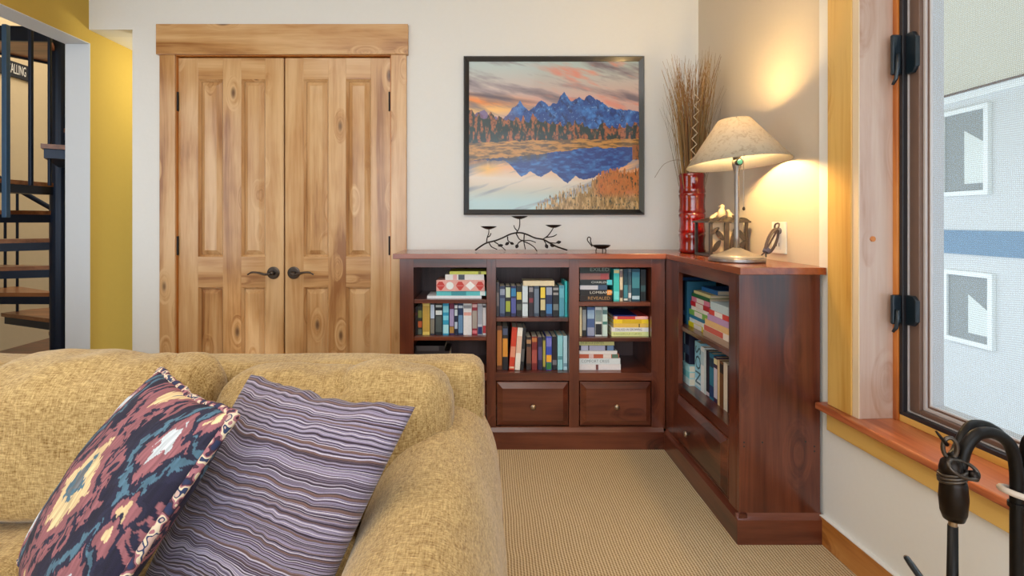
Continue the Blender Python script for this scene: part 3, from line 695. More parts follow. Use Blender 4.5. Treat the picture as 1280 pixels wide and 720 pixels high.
def lean(x0b, x0t, wpx, yt, col, desc, bands, group):
    a = P(x0b, 0, YS).x; bt = P(x0t, 0, YS).x; w_ = wpx/F*YS; H = P(0, yt, YS).z-.385
    an = math.atan2(bt-a, H); ex = Vector((math.cos(an), 0, -math.sin(an))); ez = Vector((math.sin(an), 0, math.cos(an)))
    o = Vector((a, YS, .3856+w_*math.sin(an)))
    book(o, ex, (0, 1, 0), ez, w_*math.cos(an), .14, H/math.cos(an)-w_*math.sin(an), col, desc, group, None, None, bands)
lean(636.2, 640.2, 6.6, 409, K(206, 62, 34), 'bright red-orange book leaning right on the middle bay lower shelf', [(.3, .55, K(226, 150, 120)), (.04, .08, K(236, 200, 170))], G)
lean(643.4, 647.3, 6.3, 409.5, K(238, 232, 222), 'white book leaning beside the red-orange book in the middle bay', [(.4, .8, K(225, 190, 170))], G)
lean(650.3, 653.9, 3.9, 409.5, K(30, 30, 34), 'black book leaning beside the white book in the middle bay', [(.2, .5, K(90, 90, 90))], G)

# right bay: top shelf stack
wt = K(214, 214, 206)
Gs = 'flat stack on the right bay top shelf'
th = (P(0, 332, YS).z-.743)
s_ = (378-338)/6.4
hrow(Gs, .743, [
 (725, 765, .030, K(30, 22, 24), 'near-black book with gold title at the bottom of the right bay top stack', [], 'REVEALED', K(176, 138, 84), .6, .24),
 (725, 765.5, .029, K(26, 26, 30), 'black book with an orange spine end in the right bay top stack', [(.84, .98, K(232, 150, 40))], 'LOMBARDI', K(206, 206, 200), .5, .3),
 (725, 759, .024, K(58, 84, 120), 'blue book with pale left half in the right bay top stack', [(.0, .66, K(190, 196, 214))]),
 (725, 766, .029, K(20, 36, 48), 'dark navy book with a cyan spine end in the right bay top stack', [(.82, .98, K(70, 190, 214))], 'CHARLEN', K(190, 200, 206), .4, .34),
 (725, 761.5, .033, K(140, 100, 98), 'dusty pink-brown book in the right bay top stack', [(.7, .97, K(160, 74, 80))]),
 (725, 763, .036, K(20, 34, 30), 'dark green book topmost of the right bay top stack', [], 'EXILED', K(130, 150, 140), .55, .32)])
sh = 'on the right bay top shelf'; G = 'upright books in the right bay'
row = [(250, 284, 54, K(60, 190, 190), 'bright teal book with a yellow disc', [(.87, .97, K(226, 210, 150)), (.05, .3, K(110, 220, 226))]),
 (287, 306, 56, K(210, 200, 176), 'narrow cream book with dark marks', [(.1, .35, K(70, 50, 50)), (.75, .95, K(130, 110, 110))]),
 (309, 336, 54, K(20, 60, 78), 'dark petrol blue book', [(.1, .5, K(60, 130, 150)), (.02, .08, K(200, 210, 210))]),
 (338, 357, 54, K(92, 110, 124), 'narrow slate grey book', [(.1, .25, K(210, 214, 220)), (.5, .9, K(50, 80, 100))]),
 (360, 409, 54, K(24, 74, 96), 'wide blue-green book', [(.05, .16, K(170, 200, 220)), (.4, .9, K(60, 130, 150))]),
 (412, 444, 58, K(20, 30, 38), 'black book last on the right', [(.3, .5, K(50, 80, 90))])]
vrow(G, sh, .743, [(px3(a), px3(b_), py3(yt), col, d, bd) for a, b_, yt, col, d, bd in row], .13)
sh = 'on the right bay middle shelf'
row = [(46, 60, 283, K(226, 210, 170), 'thin cream book at the far left', []),
 (63, 87, 283, K(28, 30, 34), 'black book with white lettering', [(.2, .9, K(150, 156, 160))]),
 (90, 136, 283, K(70, 96, 150), 'medium blue book with grey foot', [(.02, .3, K(150, 160, 190)), (.6, .9, K(150, 180, 210))]),
 (139, 181, 283, K(216, 222, 222), 'white book with black lower half', [(.05, .42, K(30, 34, 40)), (.5, .9, K(130, 150, 150))]),
 (184, 214, 283, K(200, 224, 220), 'white-green slim book beside the flat stack', [(.4, .5, K(60, 120, 120)), (.75, .9, K(90, 130, 130))])]
vrow(G, sh, .561, [(px3(a), px3(b_), py3(yt), col, d, bd) for a, b_, yt, col, d, bd in row], .12)
hrow('flat stack on the right bay middle shelf', .561, [
 (764.5, 813, .023, K(216, 228, 160), 'pale lime book at the bottom of the right bay middle stack', [], 'DANGEROUS CURVES', K(150, 160, 80), .5, .05),
 (764.5, 813.5, .022, K(232, 234, 238), 'white book with dark title above the pale lime book', [], 'STALKED IN GROWING', K(60, 80, 110), .6, .1),
 (767, 813, .021, K(226, 190, 90), 'straw yellow book in the right bay middle stack', [(.72, .75, K(70, 60, 30))]),
 (767, 813, .021, K(238, 208, 40), 'bright yellow book in the right bay middle stack', [(.25, .8, K(214, 180, 30))]),
 (767.5, 813.5, .016, K(206, 70, 66), 'red and white book in the right bay middle stack', [(.62, .98, K(236, 190, 190)), (.02, .1, K(236, 200, 200))]),
 (767, 796, .006, K(24, 34, 110), 'thin blue booklet topmost of the right bay middle stack', [])], depth=.2)
hrow('flat stack on the right bay floor', .385, [
 (722+2.2, 776, .03, K(232, 230, 234), 'white book at the bottom of the right bay floor stack', [(.4, .46, K(120, 70, 70))]),
 (724.2, 775.5, .031, K(222, 232, 238), 'white book titled in grey in the right bay floor stack', [], 'COMFORT CRISIS', K(120, 140, 150), .55, .05),
 (724.2, 774, .022, K(190, 96, 68), 'terracotta book with green end in the right bay floor stack', [(.82, .98, K(90, 120, 104)), (.24, .36, K(226, 200, 200)), (.6, .8, K(230, 224, 220))]),
 (724.2, 771.5, .018, K(236, 232, 232), 'thin plain white book above the terracotta book', []),
 (724.2, 769, .027, K(24, 30, 56), 'navy and white patterned book in the right bay floor stack', [(.05, .25, K(206, 206, 230)), (.28, .72, K(190, 190, 216)), (.78, .96, K(120, 150, 190))]),
 (724.2, 768, .025, K(222, 218, 146), 'pale yellow-green book topmost of the right bay floor stack', [], 'THE BIRTH OF SEVENTEEN', K(150, 150, 90), .6, .04)])

# right bookcase books (spines face -X)
def vr(y1, thk, h, col, desc, bands=(), z=.384, X=.97, title=None, dep=.14, grp='upright books in the corner bookcase'):
    book((X, y1, z+.0004), (0, -1, 0), (1, 0, 0), (0, 0, 1), thk-.001, dep, h, col, desc, grp, title, K(50, 90, 110) if title else None, bands, 1.0)
def hr(ya_, yb_, z, thk, col, desc, bands=(), X=.95, dep=.15, grp='flat books in the corner bookcase'):
    book((X, yb_, z+.0003), (0, 0, 1), (1, 0, 0), (0, -1, 0), thk-.0005, dep, yb_-ya_, col, desc, grp, None, None, bands)
lo = 'low in the right-hand bookcase'
up_ = 'high in the right-hand bookcase'
y = 2.40
for thk, h, col, desc, bands, title in [
 (.066, .215, K(150, 208, 232), 'thick pale blue book, first upright', [(.05, .2, K(210, 230, 240))], 'SON'),
 (.036, .205, K(232, 238, 240), 'plain white book, second upright', [(.6, .9, K(190, 215, 225))], None),
 (.022, .2, K(210, 226, 228), 'slim ice white book, third upright', [], None),
 (.034, .2, K(26, 26, 44), 'blue-black book, fourth upright', [(.02, .1, K(200, 190, 200))], None),
 (.042, .2, K(40, 120, 150), 'teal book, fifth upright', [(.05, .3, K(30, 60, 110)), (.7, .9, K(30, 60, 80))], None),
 (.036, .195, K(60, 34, 70), 'purple book, sixth upright', [(.1, .75, K(206, 200, 214)), (.84, .96, K(230, 220, 170))], None),
 (.020, .19, K(222, 196, 150), 'narrow tan book, seventh upright', [], None),
 (.036, .19, K(110, 70, 40), 'brown book, eighth upright', [(.75, .95, K(20, 24, 30))], None),
 (.034, .195, K(232, 222, 204), 'cream book, ninth upright', [], None),
 (.034, .19, K(60, 40, 40), 'dark brown book, tenth upright', [], None)]:
    vr(y, thk, h, col, desc+' '+lo, bands, title=title); y -= thk
for k, (thk, col, desc) in enumerate([(.034, K(200, 226, 232), 'ice blue book at the bottom of the low flat pile'), (.03, K(120, 196, 206), 'aqua book in the middle of the low flat pile'), (.03, K(160, 214, 222), 'light aqua book on top of the low flat pile')]):
    hr(2.405, 2.585, .384+sum((.034, .03, .03)[:k]), thk, col, desc+' in the right-hand bookcase', [(.2, .6, K(60, 110, 130))], X=.945, dep=.17)
zf = .384+.094
for k, (thk, h, col, desc) in enumerate([(.05, .14, K(20, 36, 64), 'navy book standing on the low flat pile'), (.04, .145, K(50, 110, 130), 'petrol book standing on the low flat pile'), (.012, .14, K(190, 214, 220), 'thin pale book standing on the low flat pile'), (.05, .145, K(30, 30, 54), 'indigo book standing on the low flat pile')]):
    vr(2.582-[0, .05, .09, .102][k], thk, h, col, desc+' in the right-hand bookcase', [(.3, .6, K(70, 90, 120))], z=zf, X=.955)
y = 2.585
for thk, h, col, desc, bands in [
 (.02, .21, K(70, 150, 160), 'teal book, far end upright', [(.1, .4, K(140, 200, 200))]), (.03, .215, K(24, 70, 120), 'royal blue book, second upright', [(.5, .8, K(70, 130, 180))]),
 (.024, .205, K(30, 90, 130), 'sea blue book, third upright', []), (.03, .205, K(16, 30, 60), 'midnight blue book, fourth upright', [(.2, .3, K(70, 90, 130))]),
 (.025, .205, K(40, 100, 130), 'dull blue book, fifth upright', [])]:
    vr(y, thk, h, col, desc+' '+up_, bands, z=.662, X=.955); y -= thk
yy0, yy1 = 2.232, 2.448
z = .662
for thk, col, desc, j in [(.022, K(214, 204, 30), 'acid yellow book, bottom of the far flat stack', .0), (.018, K(214, 230, 236), 'white and blue book in the far flat stack', .006), (.016, K(40, 120, 160), 'blue book in the far flat stack', .008),
 (.024, K(120, 180, 90), 'leaf green book in the far flat stack', .004), (.018, K(232, 230, 226), 'white book in the far flat stack', .016), (.022, K(180, 36, 52), 'red book in the far flat stack', .012),
 (.022, K(214, 130, 160), 'pink book in the far flat stack', .018), (.016, K(30, 100, 60), 'dark green book in the far flat stack', .018), (.014, K(214, 206, 150), 'thin cream book, top of the far flat stack', .03)]:
    hr(yy0, yy1-j*1.2, z, thk, col, desc+' '+up_, [(.3, .7, K(226, 220, 214))] if thk > .017 else [], X=.958+j*.4, dep=.15); z += thk
hr(yy0, yy1-.05, z, .02, K(40, 110, 180), 'blue hardback resting across the far flat stack '+up_, [], X=1.0, dep=.13)
z = .662
for thk, col, desc, j in [(.026, K(176, 150, 132), 'taupe book, bottom of the near flat stack', 0), (.026, K(230, 220, 214), 'white book with red lettering in the near flat stack', 0), (.026, K(226, 186, 130), 'peach book in the near flat stack', .02),
 (.026, K(186, 150, 196), 'lilac book in the near flat stack', .045), (.022, K(206, 64, 60), 'red book in the near flat stack', .06), (.034, K(186, 206, 212), 'thick grey-blue book, top of the near flat stack', .075)]:
    hr(1.99, 2.226-j, z, thk, col, desc+' '+up_, [(.05, .8, K(200, 90, 80))] if 'lettering' in desc else ([(.3, .7, K(236, 230, 226))] if 'red book' in desc else []), X=.935, dep=.16); z += thk

# ------------------------------------------------------------------ framed landscape photograph
def vnoise(x, y, seed=0):
    xi = np.floor(x).astype(int); yi = np.floor(y).astype(int); fx = x-xi; fy = y-yi
    fx = fx*fx*(3-2*fx); fy = fy*fy*(3-2*fy)
    def h(a, b):
        n = (a*374761393+b*668265263+seed*982451653) & 0x7fffffff
        n = ((n ^ (n >> 13))*1274126177) & 0x7fffffff
        return ((n ^ (n >> 16)) & 0xffff)/65535.0
    return (h(xi, yi)*(1-fx)+h(xi+1, yi)*fx)*(1-fy)+(h(xi, yi+1)*(1-fx)+h(xi+1, yi+1)*fx)*fy
def fbm(x, y, o=4, seed=0):
    s = 0; a = .5; t = 0
    for k in range(o): s = s+a*vnoise(x*2**k, y*2**k, seed+k); t += a; a *= .55
    return s/t
def art(u, v):
    """u,v in picture pixels of the zoomed print (x 67..640, y 72..567)"""
    def col(*c): return np.array(c, float)
    def mix(a, b, t): t = np.clip(t, 0, 1)[..., None]; return a*(1-t)+b*t
    X, Y = u, v
    one = np.ones(X.shape+(1,))
    # sky
    sky = mix(one*col(176, 192, 190), one*col(206, 168, 158), (Y-90)/110)
    sky = mix(sky, one*col(240, 140, 60), np.clip(1-np.abs(Y-(205+(X-67)*.06))/34, 0, 1)*np.clip((330-X)/200, 0, 1)*1.1)
    sky = mix(sky, one*col(250, 196, 110), np.clip(1-np.abs(Y-235)/26, 0, 1)*np.clip((300-X)/140, 0, 1))
    cl = fbm((X-(Y*.9))*.009, (Y-X*.22)*.035, 5, 3)
    sky = mix(sky, one*col(120, 108, 116), (cl-.5)*3.2)
    sky = mix(sky, one*col(222, 140, 120), (fbm((X+40)*.01, (Y-X*.3)*.04, 4, 9)-.58)*4*np.clip((X-250)/150, 0, 1))
    sky = mix(sky, one*col(84, 70, 80), np.clip(1-np.abs(Y-(180+(X-67)*.13))/9, 0, 1)*np.clip((380-X)/200, 0, 1)*.8)
    img = sky
    rx = [60, 67, 95, 118, 140, 185, 212, 240, 268, 290, 310, 335, 365, 388, 400, 412, 440, 455, 475, 500, 540, 570, 650]
    ry = [262, 262, 240, 235, 255, 262, 232, 206, 238, 218, 203, 222, 208, 170, 190, 205, 188, 200, 179, 203, 222, 233, 238]
    rj = (fbm(X[0]*.09, X[0]*0, 3, 5)-.5)*16 if X.ndim > 1 else 0
    ridge = np.interp(X, rx, ry)+(fbm(X*.08, X*0+2, 4, 5)-.5)*14
    n = fbm(X*.045+Y*.03, Y*.05-X*.02, 5, 12)
    mt = mix(one*col(34, 70, 140), one*col(62, 124, 200), (n-.40)*3)
    mt = mix(mt, one*col(26, 44, 96), (fbm(X*.09-Y*.05, Y*.05+X*.02, 4, 14)-.54)*4)
    mt = mix(mt, one*col(150, 190, 230), (fbm(X*.22+Y*.1, Y*.16, 3, 17)-.66)*4)
    mt = mix(mt, one*col(150, 96, 120), np.clip((250-X)/90, 0, 1)*.7)
    img = np.where((Y > ridge)[..., None], mt, img)
    # tree band
    tt = np.interp(X, [67, 180, 300, 420, 520, 640], [262, 268, 280, 292, 300, 292])
    tree_top = tt-np.abs(vnoise(X*.12, X*0, 21))**2*26-np.clip(vnoise(X*.05, X*0, 30)-.62, 0, 1)*60*(X < 300)
    tn = fbm(X*.11, Y*.04, 3, 23)
    tc_ = mix(one*col(28, 50, 46), one*col(170, 98, 56), (tn-.46)*7)
    tc_ = mix(tc_, one*col(60, 40, 30), (fbm(X*.2, Y*.2, 3, 25)-.5)*3)
    img = np.where((Y > tree_top)[..., None], tc_, img)
    # meadow
    mtop = np.interp(X, [67, 300, 640], [340, 330, 326])+fbm(X*.05, X*0, 3, 28)*8
    mc = mix(one*col(196, 138, 60), one*col(104, 78, 42), (fbm(X*.04, Y*.2, 4, 31)-.4)*4)
    img = np.where((Y > mtop)[..., None], mc, img)
    wtop = np.interp(X, [67, 200, 330, 450, 640], [404, 392, 378, 362, 356])+(fbm(X*.05, X*0, 3, 34)-.5)*10
    wat = mix(one*col(236, 178, 130), one*col(178, 204, 204), (Y-430)/110)
    wat = mix(wat, one*col(228, 224, 216), np.clip(1-np.abs(Y-470-(X-300)*.05)/40, 0, 1)*.6)
    wat = mix(wat, one*col(134, 138, 150), (fbm((X+Y*1.5)*.01, (Y+X*.25)*.05, 4, 37)-.55)*3.5)
    wat = mix(wat, one*col(244, 186, 90), np.clip(1-np.abs(X-130)/60, 0, 1)*np.clip(1-np.abs(Y-430)/30, 0, 1))
    refl = np.interp(X, [60, 150, 190, 245, 275, 310, 345, 400, 425, 455, 500, 560, 620, 650], [400, 404, 404, 458, 440, 461, 436, 482, 455, 470, 455, 440, 402, 395])+(fbm(X*.1, X*0, 3, 40)-.5)*8
    rf = mix(one*col(28, 56, 128), one*col(60, 118, 190), (fbm(X*.05, Y*.12, 4, 42)-.42)*3)
    wat = np.where((Y < refl)[..., None], rf, wat)
    shore = np.clip(1-(Y-wtop)/26, 0, 1)*(X < 330)
    wat = mix(wat, one*col(90, 60, 40), shore*(fbm(X*.1, Y*.02, 3, 44)+.2))
    img = np.where((Y > wtop)[..., None], wat, img)
    # foreground grass
    gt = np.interp(X, [280, 330, 420, 490, 520, 560, 600, 640], [567, 540, 505, 480, 452, 446, 450, 440])-vnoise(X*.35, X*0, 47)*22
    gc = mix(one*col(150, 116, 60), one*col(206, 168, 110), (fbm(X*.2, Y*.06, 4, 50)-.4)*4)
    gc = mix(gc, one*col(196, 112, 48), np.clip((X-480)/30, 0, 1)*np.clip((530-Y)/20, 0, 1)*(.6+fbm(X*.1, Y*.1, 3, 51)*.6))
    gc = mix(gc, one*col(52, 56, 34), (fbm(X*.3, Y*.1, 3, 53)-.6)*6)
    thin = (vnoise(X*.5, Y*.05, 55) > .45) | (X > 480) | (Y > gt+30)
    img = np.where(((Y > gt) & (X > 285) & thin)[..., None], gc, img)
    bush = (X > 618) & (Y > 350) & (Y < 400)
    img = np.where(bush[..., None], gc*.8, img)
    return np.clip(img, 0, 255)
def s2l(c):
    c = c/255.0
    return np.where(c <= .04045, c/12.92, ((c+.055)/1.055)**2.4)
def grid_mesh(name, pts, cols, raw=False):
    """pts (n,m,3) ; cols (n,m,3) sRGB 0-255"""
    n, m_, _ = pts.shape
    idx = np.arange(n*m_).reshape(n, m_)
    q = np.stack([idx[:-1, :-1], idx[:-1, 1:], idx[1:, 1:], idx[1:, :-1]], -1).reshape(-1, 4)
    me = bpy.data.meshes.new(name); me.vertices.add(n*m_); me.vertices.foreach_set('co', pts.reshape(-1).astype(np.float32))
    me.loops.add(len(q)*4); me.loops.foreach_set('vertex_index', q.reshape(-1).astype(np.int32))
    me.polygons.add(len(q)); me.polygons.foreach_set('loop_start', (np.arange(len(q))*4).astype(np.int32))
    me.update(calc_edges=True); me.validate()
    if cols is not None:
        ca = me.color_attributes.new('Col', 'FLOAT_COLOR', 'POINT')
        c4 = np.ones((n*m_, 4), np.float32); c4[:, :3] = cols.reshape(-1, 3) if raw else s2l(cols.reshape(-1, 3)); ca.data.foreach_set('color', c4.reshape(-1))
    return me
YP = 2.952
pic = thing('framed_picture', 'black framed mountain lake sunset photograph hanging on the back wall', 'picture', P(692.5, 268, 2.965))
x0, x1, z0, z1 = P(579.5, 0, YP).x, P(806, 0, YP).x, P(0, 268.5, YP).z, P(0, 69.5, YP).z
fw = .031; m = MB()
o4 = [(x0, z0), (x1, z0), (x1, z1), (x0, z1)]; i4 = [(x0+fw, z0+fw), (x1-fw, z0+fw), (x1-fw, z1-fw), (x0+fw, z1-fw)]; c4 = [(x0+.008, z0+.008), (x1-.008, z0+.008), (x1-.008, z1-.008), (x0+.008, z1-.008)]
def lvl(q, y): return [m.addv((a, y, b_)) for a, b_ in q]
rows_ = [lvl(o4, YB-.001), lvl(o4, YP+.006), lvl(c4, YP-.004), lvl(i4, YP+.006), lvl(i4, YB-.001)]
for a, b_ in zip(rows_, rows_[1:]+rows_[:1]):
    for k in range(4): m.f.append([a[k], a[(k+1) % 4], b_[(k+1) % 4], b_[k]])
m.build('frame', M['frameblk'], pic)
nx, nz = 460, 400
uu, vv = np.meshgrid(np.linspace(0, 1, nx), np.linspace(0, 1, nz))
pts = np.stack([x0+fw+(x1-x0-2*fw)*uu, np.full_like(uu, YP+.012), z1-fw-(z1-z0-2*fw)*vv], -1)
me = grid_mesh('print', pts, art(67+573*uu, 72+495*vv))
link('print', me, vcol('printed_photograph', .35, coat=.3), pic)
MB().box(x0+fw, x1-fw, YP+.0125, YB-.002, z0+fw, z1-fw).build('backing_board', M['frameblk'], pic)

# ------------------------------------------------------------------ things on the bookcases
YC = 2.77
def cp(a, b_, dy=0): return P(590+a/6.737, 260+b_/6.737, YC)+Vector((0, dy, 0))
zt = ZT+.0006
cand = thing('candle_holder', 'dark iron branch candle holder with three cups on the long bookcase', 'candle holder', (cp(400, 360).x, YC, ZT))
def zfix(v): v = Vector(v); v.z = max(v.z, zt+.0045); return v
def branch(pts, r, name='branch', parent=cand, n=8):
    pts = [cp(*p) for p in pts]; pp = [zfix(p) for p in smooth_path(pts, 5)]
    rr = [r[0]+(r[1]-r[0])*k/(len(pp)-1) for k in range(len(pp))]
    return MB().tube(pp, rr, n).build(name, M['iron'], parent, smooth=True)
branch([(30, 352, -.03), (80, 318), (130, 292), (200, 274), (260, 250), (330, 218), (400, 208), (460, 222), (530, 252), (600, 266), (660, 298), (720, 328), (795, 352, -.03)], (.0045, .0045), 'main_branch')
for pts in ([(122, 292), (128, 250), (140, 215), (142, 178)], [(370, 212), (392, 180), (402, 140), (402, 92)], [(600, 262), (640, 232), (668, 195), (686, 166)],
            [(132, 245), (150, 235), (160, 212)], [(380, 192), (360, 168), (352, 145)], [(620, 248), (680, 240), (714, 222)],
            [(145, 295), (165, 325, -.02), (210, 345, -.04)], [(190, 285), (240, 320, .03), (285, 360, .04)], [(372, 215), (400, 262, .02), (430, 275, .02), (490, 275, .02), (540, 292, .02)],
            [(440, 222), (438, 290, .0), (446, 345, -.03)], [(430, 280), (480, 300, -.03), (520, 330, -.05), (540, 362, -.06)], [(300, 240), (304, 275), (330, 292)],
            [(430, 272), (395, 290), (380, 315)], [(605, 270), (622, 300), (634, 330)], [(640, 290), (700, 296), (730, 288)]):
    branch(pts, (.0032, .0024))
def leafm(a, b_, w_, h_, ang, dy=0):
    c = zfix(cp(a, b_, dy)); m = MB(); n = 12; top = []
    for k in range(n):
        t = 2*PI*k/n; rx = w_*math.cos(t); rz = h_*math.sin(t)*(1-.3*abs(math.cos(t)))
        top.append((rx*math.cos(ang)-rz*math.sin(ang), rx*math.sin(ang)+rz*math.cos(ang)))
    i = [m.addv((c.x+p[0], c.y-.001, max(c.z+p[1], zt))) for p in top]; j = [m.addv((c.x+p[0], c.y+.001, max(c.z+p[1], zt))) for p in top]
    ci = m.addv((c.x, c.y-.003, c.z)); cj = m.addv((c.x, c.y+.0005, c.z))
    for k in range(n):
        m.f.append([i[k], i[(k+1) % n], ci]); m.f.append([j[(k+1) % n], j[k], cj]); m.f.append([i[k], j[k], j[(k+1) % n], i[(k+1) % n]])
    m.build('leaf', M['iron'], cand)
for a in ((240, 315, .015, .008, .1), (296, 300, .013, .009, .6), (336, 298, .012, .008, -.4), (378, 322, .012, .010, 1.2), (628, 322, .013, .010, -1.1), (676, 316, .013, .009, -.3), (730, 288, .014, .009, .2)): leafm(*a)
for (a, b_) in ((141, 178), (400, 92), (686, 166)):
    c = cp(a, b_); MB().lathe([(0, -.002), (.012, -.001), (.030, .006), (.0445, .0145), (.0435, .0155), (.029, .0085), (.010, .003), (0, .003)], c, 28).build('candle_cup', M['iron'], cand, smooth=True)
dish = thing('footed_dish', 'small dark iron dish with looped handle beside the branch candle holder', 'dish', (cp(1090, 0).x, YC, ZT))
c = Vector((cp(1090, 0).x, YC, ZT))
MB().lathe([(0, .014), (.02, .015), (.038, .024), (.049, .034), (.048, .036), (.036, .028), (.018, .019), (0, .018)], c, 30).build('bowl', M['iron'], dish, smooth=True)
for a in (.5, 2.6, 4.7): MB().tube([c+Vector((.028*math.cos(a), .028*math.sin(a), .018)), c+Vector((.031*math.cos(a), .031*math.sin(a), .0005))], .0028, 8).build('foot', M['iron'], dish)
hp = [cp(1012, 325), cp(990, 296), cp(972, 272), cp(976, 250), cp(990, 246), cp(1000, 258), cp(998, 280), cp(1014, 318)]
MB().tube(smooth_path(hp, 5), .0028, 8).build('handle', M['iron'], dish, smooth=True)

# red bamboo-like vase
vc = P(865, 0, 2.66); vc.z = ZT+.0005
vase = thing('vase', 'tall glossy red segmented vase standing in the corner', 'vase', vc)
prof = [(0, 0), (.058, 0), (.062, .004)]
H = .41; nseg = 4
for s_ in range(nseg):
    zb = H*s_/nseg; hh = H/nseg
    prof += [(.0665, zb+.008), (.0635, zb+.026), (.0622, zb+hh*.5), (.0635, zb+hh-.026), (.0665, zb+hh-.008), (.0625, zb+hh-.001), (.0625, zb+hh+.001)]
prof += [(.064, H), (.058, H), (.058, H-.05), (.056, .02), (0, .02)]
MB().lathe(prof, vc, 40).build('body', M['red'], vase, smooth=True)
tz = ZT+H
gr = thing('dried_grass_bunch', 'bunch of dried brown grass and reeds standing in the red vase', 'dried grass', (vc.x, vc.y, ZT+.03))
rr_ = random.Random(3)
for name, mat, cnt, sp, hmin, hmax, rad in (('reed', M['reed'], 60, .08, .40, .60, .0066), ('grass_blade', M['straw'], 130, .11, .42, .64, .0048), ('grass_wisp', M['straw2'], 80, .17, .30, .60, .0026)):
    bm_all = MB()
    for k in range(cnt):
        a = rr_.uniform(0, 2*PI); r0 = rr_.uniform(0, .035); r1 = sp*math.sqrt(rr_.random())+r0*.5
        hgt = rr_.uniform(hmin, hmax); dx, dy = math.cos(a), math.sin(a)
        r1y = min(r1, .10)
        pts = []
        wob = rr_.uniform(-.03, .03)
        for t in (0, .25, .5, .75, 1):
            bend = t**1.6+wob*math.sin(t*PI)*4
            x_ = vc.x+dx*(r0*(1-t*.3)+r1*bend)+rr_.uniform(-.004, .004)
            y_ = vc.y+dy*(r0*(1-t*.3)+r1y*bend)+rr_.uniform(-.004, .004)
            if t == 1: x_ += rr_.uniform(-.045, .045)
            z_ = ZT+.06+(H+hgt-.06)*t-(.03*bend if name == 'grass_wisp' else 0)
            x_ = min(x_, XR-.01); y_ = min(y_, YB-.03)
            pts.append(Vector((x_, y_, z_)))
        pp = smooth_path(pts, 3)
        MBi = bm_all
        MBi.tube(pp, [rad*(1-.75*q/(len(pp)-1)) for q in range(len(pp))], 4, flat=.5)
    o = bm_all.build(name, mat, gr); o['kind'] = 'stuff'
# long drooping wisp to the left
MB().tube(smooth_path([(vc.x, vc.y, ZT+.3), (vc.x-.02, vc.y-.01, tz+.02), (vc.x-.07, vc.y-.02, tz+.07), (vc.x-.15, vc.y-.02, tz+.05), (vc.x-.2, vc.y-.02, tz-.02)], 5), .0012, 5).build('drooping_stem', M['straw2'], gr)
zz = []
for k in range(15):
    pz = 118+(215-118)*(k/14); px_ = 872-7*(k/14)+(3.4 if k % 2 else -3.4)
    zz.append(P(px_, pz, vc.y-.075))
m = MB()
for a, b_ in zip(zz, zz[1:]): m.tube([a, b_], .0034, 6, flat=.5)
m.build('wood_curl', M['ribbon'], gr)

# lantern
lc = Vector((1.108, 2.44, ZT+.0005))
lan = thing('lantern', 'dark metal candle lantern with bird figures and leaf cutouts behind the lamp', 'lantern', lc)
hw = .082
m = MB(); m.box(lc.x-hw-.006, lc.x+hw+.006, lc.y-hw-.006, lc.y+hw+.006, lc.z, lc.z+.012); m.build('base_plate', M['lant'], lan, bevel=.002)
for sx in (-1, 1):
    for sy in (-1, 1):
        MB().box(lc.x+sx*hw-.006, lc.x+sx*hw+.006, lc.y+sy*hw-.006, lc.y+sy*hw+.006, lc.z+.012, lc.z+.158).build('corner_post', M['lant'], lan)
for sy in (-1, 1): MB().box(lc.x-.02, lc.x+.002, lc.y+sy*hw-.003, lc.y+sy*hw+.003, lc.z+.012, lc.z+.158).build('panel_bar', M['lant'], lan)
m = MB(); m.box(lc.x-hw-.016, lc.x+hw+.016, lc.y-hw-.012, lc.y+hw+.012, lc.z+.158, lc.z+.165)
a_ = [m.addv((lc.x+sx*(hw+.016), lc.y+sy*(hw+.012), lc.z+.165)) for sx, sy in ((-1, -1), (1, -1), (1, 1), (-1, 1))]; t_ = [m.addv((lc.x+sx*.03, lc.y+sy*.03, lc.z+.186)) for sx, sy in ((-1, -1), (1, -1), (1, 1), (-1, 1))]
for k in range(4): m.f.append([a_[k], a_[(k+1) % 4], t_[(k+1) % 4], t_[k]])
m.f.append(t_)
m.build('roof', M['lant'], lan)
def oval(cx, cz, w_, h_, ang, y, mat, name, th_=.003):
    pts = []
    for k in range(12):
        t = 2*PI*k/12; a, b_ = w_*math.cos(t)*abs(math.cos(t))**.3, h_*math.sin(t); pts.append((cx+a*math.cos(ang)-b_*math.sin(ang), cz+a*math.sin(ang)+b_*math.cos(ang)))
    MB().prism(pts, 'y', y-th_, y+th_).build(name, mat, lan)
for (dx, dz_, w_, h_, an) in ((-.055, .05, .032, .012, 1.0), (-.04, .1, .03, .012, 2.2), (-.062, .12, .025, .01, .7), (.02, .06, .045, .014, 1.57), (.03, .12, .026, .010, 1.0), (.058, .05, .03, .012, .9), (.06, .1, .03, .011, 2.1)):
    oval(lc.x+dx, lc.z+dz_, w_, h_, an, lc.y-hw, M['lant'], 'leaf_cutout')
MB().box(lc.x-hw+.008, lc.x+hw-.008, lc.y-hw+.016, lc.y-hw+.018, lc.z+.014, lc.z+.156).build('horn_panel', M['lant2'], lan)
